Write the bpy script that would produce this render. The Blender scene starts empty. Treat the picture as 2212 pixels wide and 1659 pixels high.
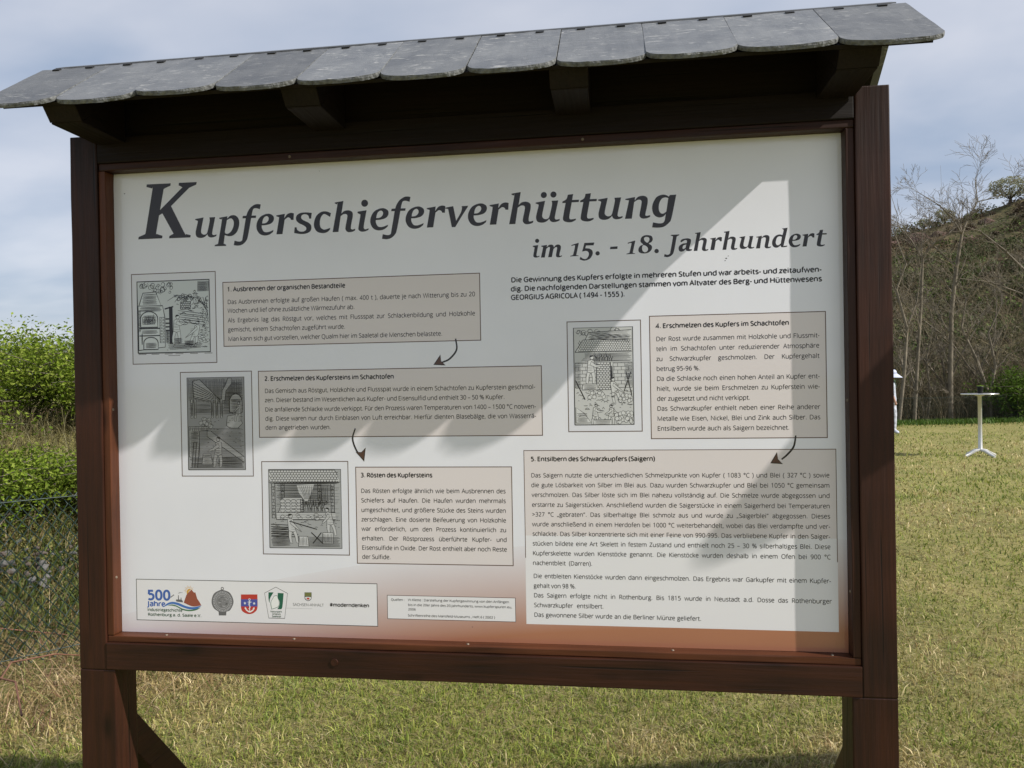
import bpy, bmesh, math, random
import numpy as np
from mathutils import Vector, Matrix, noise
R_ = math.radians
scene = bpy.context.scene
COL = scene.collection

# ---------------------------------------------------------------- camera, sky, sun, exposure
CAM = Vector((0.4279, -2.0449, 1.47))
def setup_camera():
    cd = bpy.data.cameras.new('camera'); cam = bpy.data.objects.new('camera', cd); COL.objects.link(cam)
    yaw, pitch, roll = -0.135551, -0.005050, -0.017065
    cy, sy, cp, sp = math.cos(yaw), math.sin(yaw), math.cos(pitch), math.sin(pitch)
    fwd = Vector((sy*cp, cy*cp, sp)); right = Vector((cy, -sy, 0)); up = right.cross(fwd)
    r2 = math.cos(roll)*right + math.sin(roll)*up; u2 = -math.sin(roll)*right + math.cos(roll)*up
    M = Matrix((r2, u2, -fwd)).transposed().to_4x4(); M.translation = CAM
    cam.matrix_world = M
    cd.sensor_fit = 'HORIZONTAL'; cd.sensor_width = 36.0; cd.lens = 1661/2212*36
    cd.clip_start = 0.05; cd.clip_end = 3000
    scene.camera = cam
setup_camera()

SUN = Vector((3.63, -1.0, 3.2)).normalized()
SUN_EL = math.asin(SUN.z); SUN_AZ = math.atan2(SUN.x, SUN.y)
world = bpy.data.worlds.new('World'); scene.world = world; world.use_nodes = True
def setup_world():
    nt = world.node_tree; N = nt.nodes; L = nt.links
    for n in list(N): N.remove(n)
    out = N.new('ShaderNodeOutputWorld'); bg = N.new('ShaderNodeBackground'); bg.inputs['Strength'].default_value = 0.1
    sky = N.new('ShaderNodeTexSky'); sky.sky_type = 'NISHITA'; sky.sun_disc = False
    sky.sun_elevation = SUN_EL; sky.sun_rotation = SUN_AZ; sky.altitude = 100; sky.air_density = 1.0; sky.dust_density = 1.5
    tc = N.new('ShaderNodeTexCoord'); sep = N.new('ShaderNodeSeparateXYZ'); L.new(tc.outputs['Generated'], sep.inputs[0])
    # project the view direction on a cloud layer
    add = N.new('ShaderNodeMath'); add.operation = 'ADD'; add.inputs[1].default_value = 0.22; L.new(sep.outputs['Z'], add.inputs[0])
    mx = N.new('ShaderNodeMath'); mx.operation = 'MAXIMUM'; mx.inputs[1].default_value = 0.05; L.new(add.outputs[0], mx.inputs[0])
    dv = N.new('ShaderNodeVectorMath'); dv.operation = 'DIVIDE'; cb = N.new('ShaderNodeCombineXYZ')
    for i in range(3): L.new(mx.outputs[0], cb.inputs[i])
    L.new(tc.outputs['Generated'], dv.inputs[0]); L.new(cb.outputs[0], dv.inputs[1])
    n1 = N.new('ShaderNodeTexNoise'); n1.inputs['Scale'].default_value = 0.85; n1.inputs['Detail'].default_value = 5; n1.inputs['Roughness'].default_value = 0.5; n1.inputs['Distortion'].default_value = 0.3
    mp = N.new('ShaderNodeMapping'); mp.inputs['Scale'].default_value = (1.0, 1.5, 1.0); mp.inputs['Location'].default_value = (3.3, 1.7, 0.4)
    L.new(dv.outputs[0], mp.inputs['Vector']); L.new(mp.outputs[0], n1.inputs['Vector'])
    r1 = N.new('ShaderNodeValToRGB'); r1.color_ramp.elements[0].position = 0.36; r1.color_ramp.elements[1].position = 0.62
    L.new(n1.outputs['Fac'], r1.inputs[0])
    n2 = N.new('ShaderNodeTexNoise'); n2.inputs['Scale'].default_value = 2.2; n2.inputs['Detail'].default_value = 4; n2.inputs['Roughness'].default_value = 0.45
    L.new(mp.outputs[0], n2.inputs['Vector'])
    # cloud cover: a bright veil with thinner, bluer gaps
    cm = N.new('ShaderNodeMixRGB'); cm.inputs[1].default_value = (2.45, 3.05, 4.1, 1); cm.inputs[2].default_value = (5.0, 5.15, 5.7, 1)
    ad = N.new('ShaderNodeMath'); ad.operation = 'MULTIPLY_ADD'; ad.inputs[1].default_value = 0.7; 
    L.new(r1.outputs[0], ad.inputs[0]); 
    m2 = N.new('ShaderNodeMath'); m2.operation = 'MULTIPLY_ADD'; m2.inputs[1].default_value = 1.5; m2.inputs[2].default_value = -0.62; L.new(n2.outputs['Fac'], m2.inputs[0])
    L.new(m2.outputs[0], ad.inputs[2]); L.new(ad.outputs[0], cm.inputs[0])
    mix = N.new('ShaderNodeMixRGB'); mix.inputs[0].default_value = 0.80
    L.new(sky.outputs[0], mix.inputs[1]); L.new(cm.outputs[0], mix.inputs[2])
    L.new(mix.outputs[0], bg.inputs['Color']); L.new(bg.outputs[0], out.inputs[0])
setup_world()
sd = bpy.data.lights.new('sun', 'SUN'); sd.energy = 3.9; sd.angle = R_(0.55); sd.color = (1.0, 0.945, 0.86)
so = bpy.data.objects.new('sun', sd); COL.objects.link(so); so.rotation_euler = SUN.to_track_quat('Z', 'Y').to_euler()
vs = scene.view_settings; vs.view_transform = 'Standard'; vs.look = 'None'; vs.gamma = 1; vs.use_curve_mapping = False
vs.exposure = 0.52
scene.cycles.max_bounces = 8; scene.cycles.transparent_max_bounces = 8

# ---------------------------------------------------------------- helpers
def link(name, me, mat=None, parent=None):
    o = bpy.data.objects.new(name, me); COL.objects.link(o)
    if mat is not None:
        for m in (mat if isinstance(mat, (list, tuple)) else [mat]): me.materials.append(m)
    if parent: o.parent = parent
    return o
def tag(o, label=None, cat=None, group=None, kind=None):
    if label: o['label'] = label
    if cat: o['category'] = cat
    if group: o['group'] = group
    if kind: o['kind'] = kind
    return o
def empty(name, loc=(0, 0, 0), rz=0):
    o = bpy.data.objects.new(name, None); COL.objects.link(o); o.location = loc; o.rotation_euler = (0, 0, rz); o.empty_display_size = 0.1
    return o
def np_mesh(name, V, F, tint=None, smooth=False):
    """V (n,3), F (m,k) of equal-sided faces"""
    V = np.asarray(V, dtype=np.float32); F = np.asarray(F, dtype=np.int32)
    me = bpy.data.meshes.new(name); k = F.shape[1]
    me.vertices.add(len(V)); me.vertices.foreach_set('co', V.ravel())
    me.loops.add(F.size); me.loops.foreach_set('vertex_index', F.ravel())
    me.polygons.add(len(F)); me.polygons.foreach_set('loop_start', np.arange(0, F.size, k, dtype=np.int32))
    me.polygons.foreach_set('use_smooth', np.full(len(F), smooth))
    me.update(calc_edges=True)
    if tint is not None:
        a = me.color_attributes.new('tint', 'FLOAT_COLOR', 'POINT')
        c = np.ones((len(V), 4), dtype=np.float32); c[:, :3] = tint; a.data.foreach_set('color', c.ravel())
    return me
def bm_mesh(name, bm, smooth=False):
    bmesh.ops.recalc_face_normals(bm, faces=bm.faces)
    me = bpy.data.meshes.new(name); bm.to_mesh(me); bm.free()
    if smooth:
        for p in me.polygons: p.use_smooth = True
    return me
def prism(bm, poly, axis, a, b):
    """extrude a 2-D polygon along an axis; poly in the two other axes in cyclic order"""
    def P(p, t): return {'x': (t, p[0], p[1]), 'y': (p[0], t, p[1]), 'z': (p[0], p[1], t)}[axis]
    A = [bm.verts.new(P(p, a)) for p in poly]; B = [bm.verts.new(P(p, b)) for p in poly]; n = len(poly)
    fs = [bm.faces.new(A), bm.faces.new(B[::-1])]
    for i in range(n): fs.append(bm.faces.new((A[i], B[i], B[(i+1) % n], A[(i+1) % n])))
    return fs
def bevel(bm, w=0.002, seg=1):
    bmesh.ops.bevel(bm, geom=[e for e in bm.edges if len(e.link_faces) == 2 and e.calc_face_angle(0) > 0.5], offset=w, segments=seg, affect='EDGES', profile=0.6)
def wear(bm, amp=0.0008, cuts=18, seed=0):
    """sub-divide long edges and push the vertices about, so sawn timber does not run ruler-straight"""
    rnd = random.Random(seed)
    es = [e for e in bm.edges if e.calc_length() > 0.3]
    if es: bmesh.ops.subdivide_edges(bm, edges=es, cuts=cuts, use_grid_fill=True)
    for v in bm.verts:
        n = noise.noise_vector(v.co*7+Vector((seed*3.1, 0, 0)))
        v.co += n*amp + Vector((rnd.uniform(-1, 1), rnd.uniform(-1, 1), rnd.uniform(-1, 1)))*amp*0.25
def box(bm, x0, x1, y0, y1, z0, z1): return prism(bm, [(x0, z0), (x1, z0), (x1, z1), (x0, z1)], 'y', y0, y1)
def timber(name, parent, mat, *boxes, bev=0.003, amp=0.0007, seed=0, poly=None):
    bm = bmesh.new()
    for b in boxes: box(bm, *b)
    if poly: prism(bm, *poly)
    bmesh.ops.recalc_face_normals(bm, faces=bm.faces)
    if bev: bevel(bm, bev, 2)
    wear(bm, amp, 16, seed)
    return link(name, bm_mesh(name, bm), mat, parent)
def tube_arrays(paths, sides=4):
    """paths: list of (points, radii) -> V, F"""
    Vs = []; Fs = []; base = 0
    ang = np.arange(sides)*2*math.pi/sides; ca = np.cos(ang)[:, None]; sa = np.sin(ang)[:, None]
    for pts, rad in paths:
        P = np.asarray(pts, float); n = len(P); r = np.broadcast_to(np.asarray(rad, float), (n,))
        T = np.gradient(P, axis=0); T /= np.linalg.norm(T, axis=1)[:, None]+1e-9
        ref = np.array([0, 0, 1.0]) if abs(T[0, 2]) < 0.9 else np.array([1.0, 0, 0])
        U = np.cross(T, ref); U /= np.linalg.norm(U, axis=1)[:, None]+1e-9; W = np.cross(T, U)
        for i in range(n): Vs.append(P[i]+r[i]*(ca*U[i]+sa*W[i]))
        i = np.arange(n-1)[:, None]*sides; j = np.arange(sides)[None, :]; j2 = (j+1) % sides
        Fs.append((np.stack([i+j, i+j2, i+sides+j2, i+sides+j], -1)+base).reshape(-1, 4)); base += n*sides
    return np.concatenate(Vs), np.concatenate(Fs)
def tubes(name, paths, mat, parent=None, sides=4, smooth=True):
    V, F = tube_arrays(paths, sides); return link(name, np_mesh(name, V, F, smooth=smooth), mat, parent)
def copy_tree(o, parent=None):
    c = o.copy(); COL.objects.link(c); c.parent = parent
    for ch in list(o.children): copy_tree(ch, c)
    return c

# ---------------------------------------------------------------- materials
def new_mat(name):
    m = bpy.data.materials.new(name); m.use_nodes = True; nt = m.node_tree; b = nt.nodes['Principled BSDF']; return m, nt, b
def mat_plain(name, col, rough=0.7, metal=0.0, spec=0.5, coat=0.0, var=0.0, scale=8, bump=0.0):
    m, nt, b = new_mat(name); b.inputs['Roughness'].default_value = rough; b.inputs['Metallic'].default_value = metal
    b.inputs['Specular IOR Level'].default_value = spec; b.inputs['Coat Weight'].default_value = coat
    b.inputs['Base Color'].default_value = (*col, 1)
    if var or bump:
        tc = nt.nodes.new('ShaderNodeTexCoord'); n = nt.nodes.new('ShaderNodeTexNoise'); n.inputs['Scale'].default_value = scale; n.inputs['Detail'].default_value = 6
        nt.links.new(tc.outputs['Object'], n.inputs['Vector'])
        if var:
            r = nt.nodes.new('ShaderNodeValToRGB'); r.color_ramp.elements[0].position = 0.3; r.color_ramp.elements[1].position = 0.7
            r.color_ramp.elements[0].color = (*[c*(1-var) for c in col], 1); r.color_ramp.elements[1].color = (*[min(1, c*(1+var)) for c in col], 1)
            nt.links.new(n.outputs['Fac'], r.inputs[0]); nt.links.new(r.outputs[0], b.inputs['Base Color'])
        if bump:
            bp = nt.nodes.new('ShaderNodeBump'); bp.inputs['Strength'].default_value = bump; bp.inputs['Distance'].default_value = 0.01
            nt.links.new(n.outputs['Fac'], bp.inputs['Height']); nt.links.new(bp.outputs[0], b.inputs['Normal'])
    return m
def mat_wood(name, axis, dark, light, rough=0.42, bump=0.35):
    m, nt, b = new_mat(name); N = nt.nodes; L = nt.links
    tc = N.new('ShaderNodeTexCoord'); oi = N.new('ShaderNodeObjectInfo')
    ofs = N.new('ShaderNodeVectorMath'); ofs.operation = 'MULTIPLY_ADD'; ofs.inputs[1].default_value = (1, 1, 1)
    cr = N.new('ShaderNodeCombineXYZ'); L.new(oi.outputs['Random'], cr.inputs[0]); L.new(oi.outputs['Random'], cr.inputs[1]); 
    L.new(tc.outputs['Object'], ofs.inputs[0]); L.new(cr.outputs[0], ofs.inputs[2])
    mp = N.new('ShaderNodeMapping'); s = [38, 38, 38]; s[axis] = 2.2; mp.inputs['Scale'].default_value = s
    L.new(ofs.outputs[0], mp.inputs['Vector'])
    n1 = N.new('ShaderNodeTexNoise'); n1.inputs['Scale'].default_value = 1.0; n1.inputs['Detail'].default_value = 7; n1.inputs['Roughness'].default_value = 0.62; n1.inputs['Distortion'].default_value = 0.6
    L.new(mp.outputs[0], n1.inputs['Vector'])
    mp2 = N.new('ShaderNodeMapping'); s2 = [150, 150, 150]; s2[axis] = 6; mp2.inputs['Scale'].default_value = s2; L.new(ofs.outputs[0], mp2.inputs['Vector'])
    n2 = N.new('ShaderNodeTexNoise'); n2.inputs['Scale'].default_value = 1.0; n2.inputs['Detail'].default_value = 3; L.new(mp2.outputs[0], n2.inputs['Vector'])
    n3 = N.new('ShaderNodeTexNoise'); n3.inputs['Scale'].default_value = 3.2; n3.inputs['Detail'].default_value = 4; L.new(ofs.outputs[0], n3.inputs['Vector'])
    r = N.new('ShaderNodeValToRGB'); r.color_ramp.elements[0].position = 0.28; r.color_ramp.elements[1].position = 0.72
    r.color_ramp.elements[0].color = (*dark, 1); r.color_ramp.elements[1].color = (*light, 1)
    vk = N.new('ShaderNodeMapping'); sk = [9, 9, 9]; sk[axis] = 3.2; vk.inputs['Scale'].default_value = sk; L.new(ofs.outputs[0], vk.inputs['Vector'])
    vo = N.new('ShaderNodeTexVoronoi'); vo.inputs['Scale'].default_value = 1.0; L.new(vk.outputs[0], vo.inputs['Vector'])
    kn = N.new('ShaderNodeMapRange'); kn.inputs['From Min'].default_value = 0.04; kn.inputs['From Max'].default_value = 0.17; kn.inputs['To Min'].default_value = 0.35; kn.inputs['To Max'].default_value = 1.0; L.new(vo.outputs['Distance'], kn.inputs['Value'])
    mpc = N.new('ShaderNodeMapping'); sc_ = [120, 120, 120]; sc_[axis] = 1.6; mpc.inputs['Scale'].default_value = sc_; L.new(ofs.outputs[0], mpc.inputs['Vector'])
    nc = N.new('ShaderNodeTexNoise'); nc.inputs['Scale'].default_value = 1.0; nc.inputs['Detail'].default_value = 1; L.new(mpc.outputs[0], nc.inputs['Vector'])
    ck = N.new('ShaderNodeMapRange'); ck.inputs['From Min'].default_value = 0.27; ck.inputs['From Max'].default_value = 0.31; ck.inputs['To Min'].default_value = 0.25; ck.inputs['To Max'].default_value = 1.0; L.new(nc.outputs['Fac'], ck.inputs['Value'])
    kc = N.new('ShaderNodeMath'); kc.operation = 'MULTIPLY'; L.new(kn.outputs[0], kc.inputs[0]); L.new(ck.outputs[0], kc.inputs[1])
    mxx = N.new('ShaderNodeMath'); mxx.operation = 'MULTIPLY_ADD'; mxx.inputs[1].default_value = 0.55
    L.new(n1.outputs['Fac'], mxx.inputs[0]); h = N.new('ShaderNodeMath'); h.operation = 'MULTIPLY'; h.inputs[1].default_value = 0.45; L.new(n3.outputs['Fac'], h.inputs[0]); L.new(h.outputs[0], mxx.inputs[2])
    L.new(mxx.outputs[0], r.inputs[0]); km = N.new('ShaderNodeVectorMath'); km.operation = 'SCALE'; L.new(r.outputs[0], km.inputs[0]); L.new(kc.outputs[0], km.inputs['Scale']); L.new(km.outputs[0], b.inputs['Base Color'])
    bp = N.new('ShaderNodeBump'); bp.inputs['Strength'].default_value = bump; bp.inputs['Distance'].default_value = 0.002
    ad0 = N.new('ShaderNodeMath'); ad0.operation = 'ADD'; L.new(n1.outputs['Fac'], ad0.inputs[0]); L.new(n2.outputs['Fac'], ad0.inputs[1]); ad = N.new('ShaderNodeMath'); ad.operation = 'ADD'; L.new(ad0.outputs[0], ad.inputs[0]); L.new(ck.outputs[0], ad.inputs[1]); L.new(ad.outputs[0], bp.inputs['Height'])
    L.new(bp.outputs[0], b.inputs['Normal'])
    rr = N.new('ShaderNodeMapRange'); rr.inputs['To Min'].default_value = rough-0.1; rr.inputs['To Max'].default_value = rough+0.25; L.new(n2.outputs['Fac'], rr.inputs['Value']); L.new(rr.outputs[0], b.inputs['Roughness'])
    b.inputs['Specular IOR Level'].default_value = 0.28
    return m
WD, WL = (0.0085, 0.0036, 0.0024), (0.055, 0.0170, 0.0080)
RD, RL = (0.0028, 0.0014, 0.0011), (0.0105, 0.0042, 0.0028)  # same timber with the under-roof shade put into its colour
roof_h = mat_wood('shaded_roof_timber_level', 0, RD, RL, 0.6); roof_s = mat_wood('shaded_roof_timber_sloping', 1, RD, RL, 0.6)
wood_v = mat_wood('dark_wood_upright', 2, WD, WL); wood_h = mat_wood('dark_wood_level', 0, WD, WL); wood_s = mat_wood('dark_wood_sloping', 1, WD, WL)
bat_v = mat_wood('sunlit_batten_upright', 2, (0.030, 0.0105, 0.0052), (0.125, 0.039, 0.0140), 0.40); bat_h = mat_wood('sunlit_batten_level', 0, (0.030, 0.0105, 0.0052), (0.125, 0.039, 0.0140), 0.40)  # slightly redder wood, its colour lightened for sun on the bottom and left battens
def mat_slate():
    m, nt, b = new_mat('slate'); N = nt.nodes; L = nt.links
    tc = N.new('ShaderNodeTexCoord'); oi = N.new('ShaderNodeObjectInfo'); v = N.new('ShaderNodeVectorMath'); v.operation = 'ADD'
    sc = N.new('ShaderNodeVectorMath'); sc.operation = 'SCALE'; sc.inputs['Scale'].default_value = 37.0
    cr = N.new('ShaderNodeCombineXYZ'); [L.new(oi.outputs['Random'], cr.inputs[i]) for i in range(3)]; L.new(cr.outputs[0], sc.inputs[0]); L.new(tc.outputs['Object'], v.inputs[0]); L.new(sc.outputs[0], v.inputs[1])
    n1 = N.new('ShaderNodeTexNoise'); n1.inputs['Scale'].default_value = 9; n1.inputs['Detail'].default_value = 6; n1.inputs['Roughness'].default_value = 0.6; L.new(v.outputs[0], n1.inputs['Vector'])
    r = N.new('ShaderNodeValToRGB'); r.color_ramp.elements[0].position = 0.32; r.color_ramp.elements[1].position = 0.7
    r.color_ramp.elements[0].color = (0.088, 0.094, 0.104, 1); r.color_ramp.elements[1].color = (0.155, 0.160, 0.165, 1); L.new(n1.outputs['Fac'], r.inputs[0])
    # cleft marks: short pale flakes running across the slate
    mp = N.new('ShaderNodeMapping'); mp.inputs['Scale'].default_value = (22, 85, 85); mp.inputs['Rotation'].default_value = (0, 0, 0.25); L.new(v.outputs[0], mp.inputs['Vector'])
    n2 = N.new('ShaderNodeTexNoise'); n2.inputs['Scale'].default_value = 1.0; n2.inputs['Detail'].default_value = 5; n2.inputs['Roughness'].default_value = 0.65; n2.inputs['Distortion'].default_value = 1.2; L.new(mp.outputs[0], n2.inputs['Vector'])
    r2 = N.new('ShaderNodeValToRGB'); r2.color_ramp.elements[0].position = 0.56; r2.color_ramp.elements[1].position = 0.66; L.new(n2.outputs['Fac'], r2.inputs[0])
    n4 = N.new('ShaderNodeTexNoise'); n4.inputs['Scale'].default_value = 14; n4.inputs['Detail'].default_value = 2; L.new(v.outputs[0], n4.inputs['Vector'])
    r4 = N.new('ShaderNodeValToRGB'); r4.color_ramp.elements[0].position = 0.38; r4.color_ramp.elements[1].position = 0.58; L.new(n4.outputs['Fac'], r4.inputs[0])
    mm = N.new('ShaderNodeMath'); mm.operation = 'MULTIPLY'; L.new(r2.outputs[0], mm.inputs[0]); L.new(r4.outputs[0], mm.inputs[1])
    mx = N.new('ShaderNodeMixRGB'); mx.inputs[2].default_value = (0.31, 0.31, 0.30, 1); L.new(mm.outputs[0], mx.inputs[0]); L.new(r.outputs[0], mx.inputs[1])
    hs = N.new('ShaderNodeHueSaturation'); mr = N.new('ShaderNodeMapRange'); mr.inputs['To Min'].default_value = 0.78; mr.inputs['To Max'].default_value = 1.28; L.new(oi.outputs['Random'], mr.inputs['Value']); L.new(mr.outputs[0], hs.inputs['Value']); L.new(mx.outputs[0], hs.inputs['Color'])
    L.new(hs.outputs[0], b.inputs['Base Color']); b.inputs['Roughness'].default_value = 0.5
    bp = N.new('ShaderNodeBump'); bp.inputs['Strength'].default_value = 0.5; bp.inputs['Distance'].default_value = 0.003; ad = N.new('ShaderNodeMath'); ad.operation = 'ADD'; L.new(n2.outputs['Fac'], ad.inputs[0]); L.new(n1.outputs['Fac'], ad.inputs[1]); L.new(ad.outputs[0], bp.inputs['Height']); L.new(bp.outputs[0], b.inputs['Normal'])
    return m
slate_m = mat_slate()
slate_edge = mat_plain('split_slate_edge', (0.13, 0.135, 0.135), 0.8, var=0.6, scale=70, bump=0.8)
dark_m = mat_plain('near_black', (0.012, 0.012, 0.013), 0.6)
def mat_tint(name, base_mix, rough=0.65, trans=0.0, spec=0.3):
    """colour from the per-piece tint attribute"""
    m, nt, b = new_mat(name); a = nt.nodes.new('ShaderNodeAttribute'); a.attribute_name = 'tint'
    nt.links.new(a.outputs['Color'], b.inputs['Base Color']); b.inputs['Roughness'].default_value = rough; b.inputs['Specular IOR Level'].default_value = spec
    if trans:
        tr = nt.nodes.new('ShaderNodeBsdfTranslucent'); nt.links.new(a.outputs['Color'], tr.inputs['Color']); mx = nt.nodes.new('ShaderNodeMixShader'); mx.inputs[0].default_value = trans
        out = nt.nodes['Material Output']; nt.links.new(b.outputs[0], mx.inputs[1]); nt.links.new(tr.outputs[0], mx.inputs[2]); nt.links.new(mx.outputs[0], out.inputs[0])
    return m
leaf_m = mat_tint('leaf', 0, 0.75, 0.35, 0.12); grass_m = mat_tint('grass_blade', 0, 0.6, 0.25, 0.3); scrub_m = mat_tint('scrub', 0, 0.8, 0.1, 0.2)
bark_m = mat_plain('bark', (0.165, 0.14, 0.105), 0.85, var=0.35, scale=5); bark_d = mat_plain('dark_bark', (0.075, 0.058, 0.042), 0.85, var=0.35, scale=5)

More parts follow.
